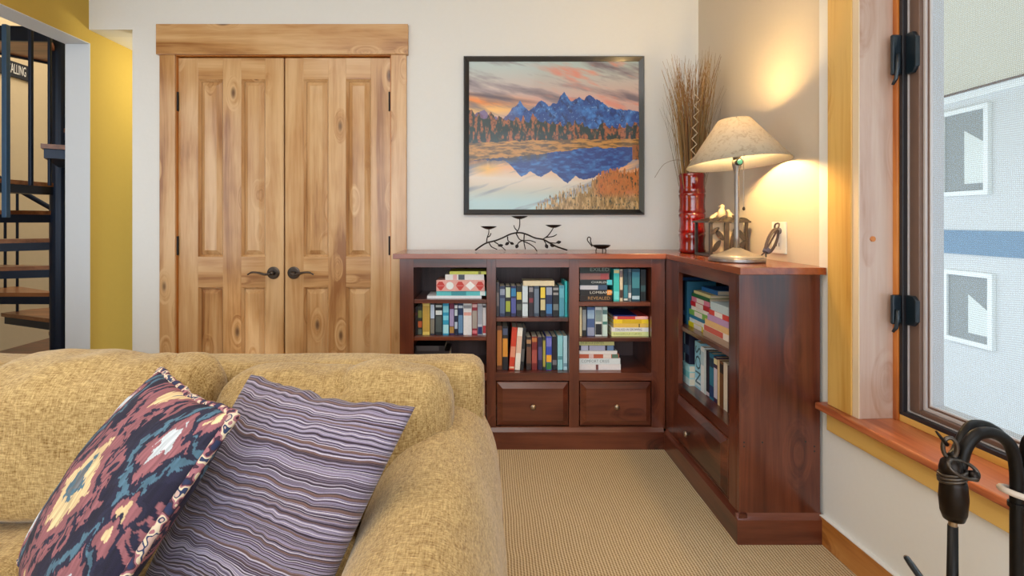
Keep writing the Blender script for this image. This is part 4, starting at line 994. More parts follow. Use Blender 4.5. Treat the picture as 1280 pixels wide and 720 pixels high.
def bird(cx, cy, cz, s_, lean_):
    prof = [(0, 0), (.010, .004), (.016, .016), (.018, .030), (.014, .046), (.009, .054), (.011, .062), (.008, .070), (0, .074)]
    o = MB().lathe([(a*s_, b_*s_) for a, b_ in prof], (cx, cy, cz), 14, tilt=Matrix.Rotation(lean_, 3, 'Y')).build('bird_figure', M['lant2'], lan, smooth=True)
    tip = Vector((cx, cy, cz))+Matrix.Rotation(lean_, 3, 'Y') @ Vector((0, 0, .064*s_))
    MB().tube([tip+Vector((-.008*s_, 0, 0)), tip+Vector((-.02*s_, 0, -.002))], [.003*s_, .0006], 6).build('beak', M['lant'], o)
    MB().tube([Vector((cx, cy, cz+.012*s_)), Vector((cx+.03*s_, cy, cz-.004*s_))], [.006*s_, .002], 6).build('tail', M['lant'], o)
bird(lc.x-.012, lc.y-.03, lc.z+.172, 1.0, .1); bird(lc.x-.06, lc.y-.02, lc.z+.168, .7, .8); bird(lc.x+.05, lc.y-.02, lc.z+.168, .8, -.5)

for (dx, dz_, w_, an) in ((-.07, .172, .024, .3), (-.03, .178, .022, .7), (.03, .178, .022, 2.4), (.072, .172, .024, 2.8)): oval(lc.x+dx, lc.z+dz_, w_, .008, an, lc.y-hw-.004, M['lant'], 'roof_leaf')
# table lamp
lx, ly = 1.020, 2.10
lamp = thing('table_lamp', 'pewter table lamp with cone parchment shade lit on the right bookcase', 'lamp', (lx, ly, ZT))
lz = ZT+.0005
MB().lathe([(0, 0), (.104, 0), (.108, .004), (.108, .014), (.104, .018), (0, .018)], (lx, ly, lz), 48).build('base', M['pewter'], lamp, smooth=False)
MB().lathe([(.100, .018), (.098, .024), (.085, .028), (.05, .040), (.022, .052), (.016, .056), (0, .056)], (lx, ly, lz), 48).build('base_dome', M['lampbase'], lamp, smooth=True)
MB().lathe([(.0105, .05), (.0105, .1), (.009, .2), (.0095, .36), (.015, .385), (.018, .40), (.018, .415), (0, .415)], (lx, ly, lz), 20).build('stem', M['pewter'], lamp, smooth=True)
zr = P(0, 205, ly).z; zt2 = P(0, 149, ly).z
R1, R2 = .199, .062
tl = Matrix.Rotation(math.radians(-3.2), 3, 'Y') @ Matrix.Rotation(math.radians(-4), 3, 'X')
sc_ = Vector((lx+.004, ly, zr)); Hs = zt2-zr
MB().lathe([(R1, 0), (R2+.005, Hs-.006), (R2, Hs), (R2-.001, Hs), (R2+.004, Hs-.006), (R1-.001, 0)], sc_, 64, closed=True, tilt=tl).build('lamp_shade', M['shade'], lamp, smooth=True)
MB().lathe([(R1-.0012, .0004), (R2+.0035, Hs-.0075), (R2-.0012, Hs-.001), (R2-.0022, Hs-.001), (R2+.0025, Hs-.0080), (R1-.0022, .0004)], sc_, 64, closed=True, tilt=tl).build('shade_lining', lining_mat(), lamp, smooth=True)
so = MB().lathe([(0, 0), (.014, 0), (.016, .02), (.016, .045), (.010, .05), (0, .05)], (lx, ly, lz+.415), 20).build('socket', M['pewter'], lamp, smooth=True)
MB().lathe([(0, -.002), (.010, .0), (.013, .02), (.026, .05), (.030, .07), (.024, .092), (0, .102)], (lx, ly, lz+.467), 20).build('bulb', emis('bulb_glow', C(255, 212, 140), 620), lamp, smooth=True)
for s_ in (-1, 1):
    MB().tube(smooth_path([(lx+s_*.012, ly, lz+.43), (lx+s_*.05, ly, lz+.46), (lx+s_*.052, ly, lz+.53), (lx+s_*.02, ly, zt2-.003), (lx+.0, ly, zt2)], 5), .0018, 6).build('harp', M['pewter'], lamp, smooth=True)
for a in (0, 2*PI/3, 4*PI/3):
    MB().tube([(lx, ly, zt2-.004), (sc_.x+R2*.97*math.cos(a), ly+R2*.97*math.sin(a), zt2-.002)], .0015, 6).build('shade_spider', M['pewter'], lamp)
MB().tube([(lx-.001, ly-.014, lz+.405), (lx-.001, ly-.028, lz+.405)], [.014, .014], 16).build('switch_ring', M['iron'], lamp)
MB().tube([(lx-.001, ly-.028, lz+.405), (lx-.001, ly-.032, lz+.405)], [.011, .008], 16).build('switch_stone', M['turq'], lamp)
ch = MB(); ch.tube([(lx+.024, ly-.01, lz+.44), (lx+.024, ly-.01, lz+.222)], .0010, 6); ch.tube([(lx+.012, ly-.005, lz+.44), (lx+.024, ly-.01, lz+.44)], .0015, 6); ch.build('pull_chain', M['pewter'], lamp)
MB().lathe([(0, 0), (.005, .003), (.006, .009), (.003, .015), (0, .016)], (lx+.024, ly-.01, lz+.208), 12).build('chain_bead', M['iron'], lamp, smooth=True)

# outlet and coiled lamp cord
yo0, yo1, zo0, zo1 = 2.095, 2.20, 1.022, 1.155
ou = thing('wall_outlet', 'white wall outlet plate above the right bookcase', 'outlet', (XR-.003, 2.148, zo0))
MB().box(XR-.007, XR, yo0, yo1, zo0, zo1).build('cover_plate', M['outlet'], ou, bevel=.003)
for zc in (1.06, 1.117):
    r_ = MB().box(XR-.009, XR-.0065, 2.128, 2.168, zc-.02, zc+.02).build('socket_face', M['outlet'], ou, bevel=.002)
    for dy in (-.009, .009): MB().box(XR-.0095, XR-.0088, 2.148+dy-.0016, 2.148+dy+.0016, zc-.008, zc+.008).build('slot', M['slot'], r_)
cord = thing('power_cord', 'bundled brown lamp cord looping from the lamp base to the outlet', 'cord', (1.13, 2.06, ZT))
pg = P(975, 291, 2.10); pg.x = XR-.028; pg.y = 2.135; pg.z = 1.118
MB().tube([(XR-.0100, pg.y, pg.z), (XR-.034, pg.y-.004, pg.z)], [.014, .010], 14).build('plug', M['plug'], cord, smooth=False)
q0 = Vector((1.118, 2.06, 1.035)); q1 = Vector((XR-.040, 2.085, 1.128))
ax = (q1-q0); perp = Vector((-.45, -.2, .75)).normalized(); dep = Vector((0, .3, .05))
pts = []
for k in range(97):
    t = 2*PI*k/24; lobe = .5-.5*math.cos(t); j = .012*math.sin(k*.9)+.004*(k//24)
    pts.append(q0+ax*(lobe*(.92+.03*math.sin(k*.26)))+perp*(math.sin(t)*(.020+.003*(k//24)))+dep*(.02*math.sin(k*.16)+.01*(k//24)-.02)*.6)
pts = [Vector((min(p.x, XR-.016), p.y, max(p.z, ZT+.006))) for p in pts]
pts = pts+smooth_path([pts[-1], q1+Vector((.0, .0, .01)), q1+Vector((.002, .03, .018)), Vector((XR-.034, pg.y-.004, pg.z))], 4)[1:]
MB().tube(pts, .0036, 7).build('cable', M['cord'], cord, smooth=True)
MB().tube([q0-ax*.02, q0+ax*.12], [.013, .015], 10).build('cord_wrap', M['plug'], cord)
tail = smooth_path([q0, (1.105, 2.065, ZT+.03), (1.12, 2.12, ZT+.006), (1.135, 2.16, ZT+.0038), (1.09, 2.22, ZT+.0038)], 5)
MB().tube([Vector((p.x, p.y, max(p.z, ZT+.0038))) for p in tail], .0030, 7).build('cable_tail', M['cord'], cord, smooth=True)
MB().tube([q0, q0+Vector((-.004, -.008, -.02))], .003, 6).build('cord_tie', M['slot'], cord)

# ------------------------------------------------------------------ sofa
def rbox(c, h, r, n, fn=None):
    """rounded cushion block; n = grid per axis"""
    c = Vector(c); vs = {}; V = []; Fc = []
    def vid(i, j, k):
        key = (i, j, k)
        if key not in vs:
            p = Vector(((2*i/n[0]-1)*h[0], (2*j/n[1]-1)*h[1], (2*k/n[2]-1)*h[2]))
            q = Vector([max(-(h[a]-r), min(h[a]-r, p[a])) for a in range(3)])
            d = p-q
            if d.length > 1e-9:
                # equalise: project onto the rounding sphere
                mxd = max(abs(d.x), abs(d.y), abs(d.z)); p = q+d.normalized()*min(r, mxd if mxd < r else r)
            if fn: p = fn(p, (2*i/n[0]-1, 2*j/n[1]-1, 2*k/n[2]-1))
            vs[key] = len(V); V.append(c+p)
        return vs[key]
    nx, ny, nz = n
    for i in range(nx):
        for j in range(ny):
            Fc.append([vid(i, j, 0), vid(i, j+1, 0), vid(i+1, j+1, 0), vid(i+1, j, 0)]); Fc.append([vid(i, j, nz), vid(i+1, j, nz), vid(i+1, j+1, nz), vid(i, j+1, nz)])
        for k in range(nz):
            Fc.append([vid(i, 0, k), vid(i+1, 0, k), vid(i+1, 0, k+1), vid(i, 0, k+1)]); Fc.append([vid(i, ny, k), vid(i, ny, k+1), vid(i+1, ny, k+1), vid(i+1, ny, k)])
    for j in range(ny):
        for k in range(nz):
            Fc.append([vid(0, j, k), vid(0, j, k+1), vid(0, j+1, k+1), vid(0, j+1, k)]); Fc.append([vid(nx, j, k), vid(nx, j+1, k), vid(nx, j+1, k+1), vid(nx, j, k+1)])
    m = MB(); m.v = V; m.f = Fc; return m
sofa = thing('sofa', 'mustard tan chenille sofa with loose back cushions in the foreground', 'sofa', (-1.1, 1.0, 0))
def nz3(p, s, seed=0): return mnoise.noise(Vector((p.x*s+seed*3.1, p.y*s+seed, p.z*s-seed*1.7)))
def fr(p, q):
    p = p.copy(); w_ = nz3(p, 6, 1)*.004; p.z += w_; p.y += w_; return p
rbox((-1.325, 1.455, .4), (1.315, .085, .372), .045, (80, 8, 24), fr).build('back_frame', M['sofa'], sofa, smooth=True)
rbox((-1.25, .93, .19), (1.24, .44, .165), .03, (40, 16, 8)).build('base_frame', M['sofa'], sofa, smooth=True)
for (fx, fy) in ((-.12, 1.42), (-2.4, 1.42), (-.12, .42), (-2.4, .42)):
    MB().box(fx-.03, fx+.03, fy-.03, fy+.03, 0, .06).build('leg', M['slot'], sofa, bevel=.004)
# arm: pillow-topped profile swept along Y
prof = [(-.03, .03), (.02, .06), (.028, .2), (.036, .32), (.036, .43), (.022, .53), (-.014, .612), (-.06, .655), (-.12, .668), (-.18, .652), (-.23, .605), (-.255, .54), (-.262, .45), (-.262, .3), (-.258, .06), (-.22, .03)]
pr = [Vector((a, 0, b_)) for a, b_ in prof]; pr = smooth_path(pr+[pr[0]], 4)[:-1]
cen = Vector((-.105, 0, .35)); rings = []; m = MB()
NY = 70
for k in range(NY+1):
    t = k/NY; y_ = .30+(1.53-.30)*t
    e = min(t, 1-t)*NY/6.0; sc0 = 1.0 if e >= 1 else math.sqrt(max(0, 1-(1-e)**2))*.16+.84
    rg = []
    for p in pr:
        q = cen+(p-cen)*sc0; q = Vector((q.x, y_, q.z))
        wr = nz3(q, 5, 4)*.010+nz3(q, 14, 7)*.003
        d = (q-Vector((cen.x, y_, cen.z))).normalized()
        q += d*wr*(1 if q.z > .3 else .3); q.z = max(q.z, .03); rg.append(m.addv(q))
    rings.append(rg)
for a, b_ in zip(rings, rings[1:]):
    for j in range(len(a)): m.f.append([a[j], a[(j+1) % len(a)], b_[(j+1) % len(a)], b_[j]])
m.f.append(rings[0][::-1]); m.f.append(rings[-1])
m.build('arm', M['sofa'], sofa, smooth=True)
def seatf(seed):
    def f(p, q):
        p = p.copy()
        if p.z > 0: p.z += .014*(1-q[0]**2)*(1-q[1]**2)+nz3(p, 5, seed)*.008
        return p
    return f
for k, (xa, xb2) in enumerate(((-.92, -.265), (-1.585, -.93), (-2.25, -1.595))):
    rbox(((xa+xb2)/2, .83, .405), ((xb2-xa)/2, .39, .062), .05, (28, 30, 8), seatf(k+11)).build('seat_cushion', M['sofa'], sofa, smooth=True)
def backc(xa, xb2, ztop, seed, lean_=.16, folds=1.0, yb=1.235, thick=.105, zb=.462, corner=0):
    hh = (ztop-zb)/2; cx = (xa+xb2)/2; hx = (xb2-xa)/2
    def f(p, q):
        p = p.copy()
        # pillow bulge, slumped folds
        bul = (1-q[0]**4)*(1-q[2]**4)
        p.y += (-.028 if q[1] < 0 else .0)*bul
        if q[2] > 0: p.z += .012*math.cos(q[0]*1.5)*q[2]-corner*max(0, q[0])**3*.03*q[2]
        # diagonal creases
        s_ = p.x*14+p.z*7+seed*1.3
        cr = (abs(math.sin(s_*.5+nz3(p, 3, seed)*2.4))**.35-.8)*.026*folds*max(0, (q[2]+.9)/1.9)
        if q[1] < .5: p.y -= cr
        if q[2] > .8: p.z += cr*.7+nz3(p, 9, seed+5)*.014
        w_ = nz3(p, 4, seed)*.022+nz3(p, 11, seed+2)*.010
        p.y -= w_; p.z += w_*.5*(1 if q[2] > 0 else 0)
        p.y += (p.z+hh)*lean_
        return p
    return rbox((cx, yb, (ztop+zb)/2), (hx, thick, hh), .085, (56, 14, 34), f).build('back_cushion', M['sofa'], sofa, smooth=True)
backc(-1.25, -.665, .812, 2, folds=.8)
backc(-.655, -.085, .79, 5, folds=1.3, yb=1.23, corner=0)
backc(-1.86, -1.262, .795, 9)

# ------------------------------------------------------------------ throw pillows
def pillow(name, corners, T, colf, mat, label, n=300, pinch=.05, edgew=.006):
    TL, TR, BL, BR = [Vector(c) for c in corners]
    u = np.linspace(0, 1, n); U_, V_ = np.meshgrid(u, u)
    N_ = (TR-TL).cross(BL-TL).normalized()            # faces back/away if order is such
    if N_.y > 0: N_ = -N_
    a = 2*U_-1; b_ = 2*V_-1
    # concave edges with pointed corners
    up = .5+.5*a*(1-pinch*(1-b_**2)); vp = .5+.5*b_*(1-pinch*(1-a**2))
    base_ = [np.array(x) for x in (TL, TR, BL, BR)]
    Pm = (base_[0][None, None]*((1-up)*(1-vp))[..., None]+base_[1][None, None]*(up*(1-vp))[..., None]+base_[2][None, None]*((1-up)*vp)[..., None]+base_[3][None, None]*(up*vp)[..., None])
    ew = (fbm(U_*6+V_*0, V_*6, 3, 63)-.5)*2*edgew; Pm = Pm+np.array((BL-TL).normalized())[None, None]*ew[..., None]
    hgt = T*(np.clip((1-a**2), 0, 1)*np.clip((1-b_**2), 0, 1))**.42
    wr = (fbm(U_*5, V_*5, 3, 61)-.5)*.012*np.clip((1-a**2)*(1-b_**2)*4, 0, 1)
    nv = np.array(N_)[None, None]
    front = Pm+nv*(hgt+wr)[..., None]; back_ = Pm-nv*(hgt*.8)[..., None]
    cols = colf(U_, V_)
    rw = getattr(colf, 'raw', False); me1 = grid_mesh('p', front, cols, rw); me2 = grid_mesh('p', back_[:, ::-1], cols[:, ::-1], rw)
    bm = bmesh.new(); bm.from_mesh(me1); bm.from_mesh(me2); bmesh.ops.remove_doubles(bm, verts=bm.verts, dist=1e-5)
    bmesh.ops.recalc_face_normals(bm, faces=bm.faces)
    me = bpy.data.meshes.new(name); bm.to_mesh(me); bm.free()
    root = thing(name, label, 'pillow', ((BL.x+BR.x)/2, (BL.y+BR.y)/2, BL.z))
    link('pillow_cover', me, mat, root, smooth=True)
    edge = [Vector(Pm[0, i]) for i in range(0, n, 4)]+[Vector(Pm[i, -1]) for i in range(0, n, 4)]+[Vector(Pm[-1, i]) for i in range(n-1, -1, -4)]+[Vector(Pm[i, 0]) for i in range(n-1, -1, -4)]
    return root, edge, N_
def ikat(U_, V_):
    X = (U_-.5)*1.0; Y = (V_-.5)*1.0
    jag = (vnoise(U_*40, V_*5, 71)-.5)*.07+(vnoise(U_*110, V_*7, 72)-.5)*.035
    Yj = Y+jag; Xj = X+(vnoise(U_*9, V_*26, 73)-.5)*.035
    def tile(cx, cy, ax_, ay_): return np.abs(Xj-cx)/ax_+np.abs(Yj-cy)/ay_
    out = np.zeros(U_.shape+(3,)); out[:] = (30, 28, 52)
    def put(mask, c): out[mask] = c
    navy = (36, 36, 60); rose = (146, 92, 100); cream = (220, 194, 150); teal = (78, 112, 134); white = (198, 206, 214); plum = (92, 50, 72)
    # lattice of stepped diamonds
    for cx, cy, k in [(0, 0, 0)]+[(sx*.36, sy*.30, 1) for sx in (-1, 1) for sy in (-1, 1)]+[(0, s_*.60, 0) for s_ in (-1, 1)]+[(s_*.72, 0, 0) for s_ in (-1, 1)]+[(sx*.36, sy*.9, 1) for sx in (-1, 1) for sy in (-1, 1)]:
        step = .04*np.sign(np.sin((Yj-cy)*70))
        if k == 0:
            d = tile(cx, cy, .30, .40)+step
            put(d < 1.0, rose); put(d < .86, navy); put(d < .76, rose); put(d < .52, cream); put(d < .27, teal); put(d < .17, (110, 116, 124))
        else:
            d = tile(cx, cy, .17, .30)+step
            put(d < 1.05, navy); put(d < .9, teal); put(d < .72, navy); put(d < .56, rose); put(d < .30, white)
    for cx, cy in [(sx*.19, sy*.16) for sx in (-1, 1) for sy in (-1, 1)]+[(sx*.19, sy*.45) for sx in (-1, 1) for sy in (-1, 1)]+[(sx*.42, sy*.05) for sx in (-1, 1) for sy in (-1, 1)]+[(sx*.46, sy*.44) for sx in (-1, 1) for sy in (-1, 1)]:
        d = np.sqrt(((Xj-cx)/.05)**2+((Yj-cy)/.085)**2)
        put(d < 1.0, navy); put((d < .78), rose); put(d < .36, cream if abs(cx) > .3 else navy)
    out *= (.86+.28*vnoise(U_*150, V_*14, 75))[..., None]
    return np.clip(out, 0, 255)
def stripes(U_, V_):
    w_ = V_+(fbm(U_*2.5, V_*2.5, 2, 81)-.5)*.014
    return np.stack([w_, U_, V_], -1)
stripes.raw = True
def stripe_mat():
    m, nt, b = newmat('striped_cloth'); N = nt.nodes; L = nt.links
    a = N.new('ShaderNodeAttribute'); a.attribute_name = 'Col'; sp = N.new('ShaderNodeSeparateXYZ'); L.new(a.outputs['Vector'], sp.inputs[0])
    def nz(scale, w=None, det=0):
        mu = N.new('ShaderNodeMath'); mu.operation = 'MULTIPLY'; L.new(sp.outputs[0], mu.inputs[0]); mu.inputs[1].default_value = scale
        q = N.new('ShaderNodeTexNoise'); q.noise_dimensions = '1D'; q.inputs['Scale'].default_value = 1; q.inputs['Detail'].default_value = det
        L.new(mu.outputs[0], q.inputs['W']); return q.outputs['Fac']
    def ramp(src, lo, hi):
        q = N.new('ShaderNodeMapRange'); q.inputs['From Min'].default_value = lo; q.inputs['From Max'].default_value = hi; L.new(src, q.inputs['Value']); return q.outputs[0]
    def mix(f, A, Bc):
        q = N.new('ShaderNodeMix'); q.data_type = 'RGBA'; L.new(f, q.inputs['Factor'])
        if isinstance(A, tuple): q.inputs['A'].default_value = A
        else: L.new(A, q.inputs['A'])
        q.inputs['B'].default_value = Bc; return q.outputs['Result']
    c = mix(ramp(nz(118), .44, .56), C(74, 60, 76), C(140, 130, 156))
    c = mix(ramp(nz(171), .56, .66), c, C(192, 184, 200))
    c = mix(ramp(nz(60), .60, .72), c, C(110, 84, 80))
    c = mix(ramp(nz(143), .58, .68), c, C(48, 36, 50))
    tc = N.new('ShaderNodeTexCoord'); n = N.new('ShaderNodeTexNoise'); n.inputs['Scale'].default_value = 500; L.new(tc.outputs['Object'], n.inputs['Vector'])
    mx = N.new('ShaderNodeMix'); mx.data_type = 'RGBA'; mx.blend_type = 'MULTIPLY'; mx.inputs['Factor'].default_value = .5; L.new(c, mx.inputs['A']); L.new(n.outputs['Fac'], mx.inputs['B'])
    bright = N.new('ShaderNodeMix'); bright.data_type = 'RGBA'; bright.blend_type = 'ADD'; bright.inputs['Factor'].default_value = .25; L.new(mx.outputs['Result'], bright.inputs['A']); L.new(c, bright.inputs['B'])
    L.new(bright.outputs['Result'], b.inputs['Base Color']); b.inputs['Roughness'].default_value = .9; b.inputs['Sheen Weight'].default_value = .2
    bp = N.new('ShaderNodeBump'); bp.inputs['Strength'].default_value = .7; bp.inputs['Distance'].default_value = .0015
    L.new(nz(118), bp.inputs['Height']); L.new(bp.outputs['Normal'], b.inputs['Normal'])
    return m
TLa, TRa, BLa = P(201, 463, 1.13), P(294, 519, .86), P(26, 702, 1.0)
BRa = TRa+(BLa-TLa)
root, edge, N_ = pillow('throw_pillow', (TLa, TRa, BLa, BRa), .075, ikat, vcol('ikat_cloth', .85, 700, .0006), 'ikat diamond patterned navy, rose and cream pillow leaning on the sofa', pinch=.05, edgew=.006)
def piping_mat():
    m, nt, b = newmat('twisted_cord_piping'); N = nt.nodes; L = nt.links
    tc = N.new('ShaderNodeTexCoord'); n = N.new('ShaderNodeTexNoise'); n.inputs['Scale'].default_value = 48; n.inputs['Detail'].default_value = 1; L.new(tc.outputs['Object'], n.inputs['Vector'])
    cr = N.new('ShaderNodeValToRGB'); cr.color_ramp.interpolation = 'CONSTANT'; e = cr.color_ramp.elements
    e[0].color = C(40, 50, 86); e[0].position = 0; e[1].position = .40; e[1].color = C(70, 44, 62)
    for p_, c_ in ((.46, C(168, 110, 120)), (.52, C(222, 206, 180)), (.60, C(46, 60, 96)), (.66, C(200, 170, 160))): x = e.new(p_); x.color = c_
    L.new(n.outputs['Fac'], cr.inputs['Fac']); L.new(cr.outputs['Color'], b.inputs['Base Color']); b.inputs['Roughness'].default_value = .85; return m
MB().tube(edge+[edge[0]], .0085, 8, cap=False).build('piping', piping_mat(), root, smooth=True)
TLb, TRb, BLb = P(314, 468, 1.10), P(519, 509, .93), P(178, 742, .97)+Vector((0, 0, .022))
BRb = TRb+(BLb-TLb)+Vector((-.02, 0, 0))
root2, edge2, _ = pillow('throw_pillow', (TLb, TRb, BLb, BRb), .065, stripes, stripe_mat(), 'lavender and plum finely striped pillow leaning by the sofa arm', pinch=.05, edgew=.010)

# ------------------------------------------------------------------ spiral staircase and sign
sc0 = Vector((P(75, 0, 3.76).x, 3.76, 0))
st = thing('spiral_staircase', 'dark blue steel spiral staircase with wooden treads through the left opening', 'staircase', sc0)
MB().tube([sc0, sc0+Vector((0, 0, 3.4))], .06, 24).build('center_pole', M['stairblue'], st, smooth=False)
MB().tube([sc0+Vector((0, 0, 0)), sc0+Vector((0, 0, .02))], .13, 24).build('foot_plate', M['stairblue'], st)
tops = []
for k in range(-1, 9):
    ang = math.radians({6: 318, 7: 348, 8: 15}.get(k, 143+22.5*k)); z = .432+.2*k
    if z < .1: continue
    hw_ = math.radians(15); Rr = .76
    def wp(r, da): return (sc0.x+r*math.cos(ang+da), sc0.y+r*math.sin(ang+da))
    poly = [wp(.055, -hw_*1.2), wp(Rr, -hw_), wp(Rr*1.02, 0), wp(Rr, hw_), wp(.055, hw_*1.2)]
    MB().prism(poly, 'z', z-.028, z).build('tread', M['treadwood'], st)
    ip = [wp(.055, -hw_*1.1), wp(Rr*.97, -hw_*.94), wp(Rr*.99, 0), wp(Rr*.97, hw_*.94), wp(.055, hw_*1.1)]
    MB().prism(ip, 'z', z-.085, z-.0285).build('tread_bracket', M['stairblue'], st)
    for da in ((-hw_*.55, hw_*.55) if k < 4 else ()):
        a = wp(Rr*.95, da); MB().tube([(a[0], a[1], z), (a[0], a[1], z+.9+.2*(da/hw_)*.66*.75)], .0095, 8).build('baluster', M['stairblue'], st)
    tops.append(Vector((*wp(Rr*.95, 0), z+.91)))
MB().tube(smooth_path(tops, 6), .02, 10).build('handrail', M['stairblue'], st, smooth=True)
# bright front newel post and balusters
for px_, w_, y0_, y1_, Yy, mt in ((7.5, .015, 31, 272, 3.18, 'stairpost'), (38.5, .010, 36, 232, 3.14, 'stairblue'), (62, .008, 40, 232, 3.2, 'stairblue')):
    a = P(px_, y1_, Yy); b_ = P(px_, y0_, Yy)
    MB().box(a.x-w_, a.x+w_, Yy-w_, Yy+w_, a.z, b_.z).build('newel_post' if mt == 'stairpost' else 'baluster', M[mt], st, bevel=.003)
# upper landing edge
MB().prism([(-3.75, 3.42), (-2.98, 3.48), (-3.36, 4.03), (-3.62, 3.66)], 'z', 2.39, 2.42).build('landing', M['treadwood'], st)
MB().prism([(-3.75, 3.40), (-2.96, 3.455), (-2.96, 3.48), (-3.75, 3.425)], 'z', 2.37, 2.47).build('landing_edge', M['stairblue'], st)
MB().prism([(-3.62, 3.66), (-3.36, 4.03), (-3.37, 4.05), (-3.64, 3.675)], 'z', 2.375, 2.42).build('landing_edge', M['stairblue'], st)

sg = thing('wall_sign', 'black sign with white capitals on the stairwell wall', 'sign', (-4.29, 4.5, 1.16+190/F*4.7-.1))
z_c = 1.16+(PY-88)/F*4.66
ys1 = F*4.29/(610-38); ys0 = 3.95
MB().box(-4.30, -4.28, ys0, ys1, z_c-.07, z_c+.07).build('board', M['signblk'], sg, bevel=.002)
tx_ = textmesh('CALLING', .125, M['signwht'], 'lettering', (-4.2795, ys1-.055, z_c), (0, 1, 0), (0, 0, 1), sg, align='RIGHT', sx=.36, ext=.0008)

# ------------------------------------------------------------------ fireplace tools
TY = .90
fs = thing('fireplace_tool_stand', 'black iron fireplace tool stand with arched hooks by the window', 'tool stand', (P(1272, 0, TY).x, TY, 0))
def T_(x, y, dy=0): 
    v = P(x, y, TY+dy); return v
base_c = Vector((P(1271, 0, TY).x, TY, 0))
MB().lathe([(0, 0), (.11, 0), (.112, .008), (.10, .016), (.03, .028), (.016, .04), (0, .04)], base_c, 36).build('base', M['iron'], fs, smooth=True)
path1 = [base_c+Vector((0, 0, .03)), T_(1271, 700), T_(1271, 630), T_(1270, 585), T_(1262, 556), T_(1243, 542), T_(1222, 543), T_(1208, 558), T_(1202, 578), T_(1200, 592)]
MB().tube(smooth_path(path1, 6), .0098, 12).build('pole', M['black'], fs, smooth=True)
path2 = [T_(1270, 600, .02), T_(1266, 566, .03), T_(1250, 543, .035), T_(1232, 532, .035), T_(1214, 532, .03), T_(1204, 545, .02), T_(1196, 564, .01), T_(1190, 572, .0)]
MB().tube(smooth_path(path2, 6), .0085, 12).build('hook_arm', M['black'], fs, smooth=True)
path3 = [base_c+Vector((.02, .0, .03)), T_(1289, 700), T_(1288, 620), T_(1284, 575), T_(1287, 552), T_(1300, 546), T_(1312, 560)]
MB().tube(smooth_path(path3, 6), .0105, 12).build('hook_arm', M['black'], fs, smooth=True)
c = T_(1271, 616); pts = [c+Vector((.023*math.cos(a), .018*math.sin(a), -.006*math.cos(a))) for a in [2*PI*k/20 for k in range(21)]]
MB().tube(pts, .0055, 10, cap=False).build('collar', M['ringwht'], fs, smooth=True)
MB().tube([T_(1271, 628), T_(1271, 634)], .0125, 14).build('lower_collar', M['black'], fs)
tp = T_(1190, 0); TX, = (tp.x,)
def tz_(y): return P(0, y, TY).z
tool = thing('fireplace_tool', 'dark bronze handled fireplace tool hanging from the stand hook', 'fireplace tool', (TX, TY, .08))
MB().lathe([(0, tz_(650)), (.015, tz_(649)), (.019, tz_(640)), (.021, tz_(622)), (.0195, tz_(605)), (.0165, tz_(596)), (0, tz_(595))], (T_(1192, 0).x, TY, 0), 20).build('grip', M['iron'], tool, smooth=True)
for yy, r_ in ((598, .0185), (594, .0190), (590, .0185)):
    cz = tz_(yy); cx = T_(1190.5, 0).x
    MB().tube([Vector((cx+r_*math.cos(a), TY+r_*math.sin(a), cz+.006*math.cos(a+.5))) for a in [2*PI*k/24 for k in range(25)]], .0028, 8, cap=False).build('wire_wrap', M['handle'], tool, smooth=True)
MB().lathe([(0, tz_(596)), (.0165, tz_(595)), (.0175, tz_(586)), (.015, tz_(577)), (.007, tz_(570)), (0, tz_(569))], (T_(1189, 0).x, TY, 0), 18).build('grip_neck', M['iron'], tool, smooth=True)
cx, cz = T_(1195, 0).x, tz_(582)
MB().tube([Vector((cx+.025*math.cos(a), TY-.014+.008*math.sin(a*1.0), cz+.012*math.sin(a)-.006*math.cos(a))) for a in [2*PI*k/28 for k in range(29)]], .0032, 8, cap=False).build('loop', M['handle'], tool, smooth=True)
MB().lathe([(0, -.010), (.007, -.007), (.009, 0), (.007, .007), (0, .010)], (T_(1207.5, 0).x, TY-.014, tz_(590)), 14).build('ball', M['iron'], tool, smooth=True)
cx, cz = T_(1187.5, 0).x, tz_(560)
MB().tube([Vector((cx+.009*math.cos(a), TY-.004*math.cos(a), cz+.018*math.sin(a))) for a in [2*PI*k/24 for k in range(25)]], .0036, 8, cap=False).build('hanging_ring', M['handle'], tool, smooth=True)
MB().tube([T_(1170, 539, -.01), T_(1177, 548, -.01), T_(1184, 556, -.006)], [.0018, .0028, .0034], 8).build('spur', M['iron'], tool, smooth=True)
MB().tube([(T_(1191, 0).x, TY, tz_(649)), (T_(1191, 0).x, TY, tz_(657))], .0065, 12).build('ferrule', M['knob'], tool)
MB().tube([(T_(1191, 0).x, TY, tz_(657)), (T_(1190, 0).x, TY, .42), (T_(1190, 0).x, TY, .16)], [.0075, .0095, .0095], 12).build('shaft', M['black'], tool, smooth=True)
MB().box(TX-.05, TX+.05, TY-.006, TY+.004, .08, .17).build('shovel_blade', M['black'], tool, bevel=.004)
pk = thing('fireplace_poker', 'dark steel rod tip rising beside the baseboard under the window', 'poker', (base_c.x-.02, TY+.06, .02))
a = P(1133, 697, 1.06); d_ = (P(1150, 721, 1.02)-a); b_ = a+d_*6.2
MB().tube([a, a+d_*.4, b_], [.0055, .0065, .0065], 10).build('rod', M['lock'], pk, smooth=False)
MB().tube([a-d_*.06, a+d_*.02], [.0045, .0058], 10).build('rod_tip', M['knob'], pk)

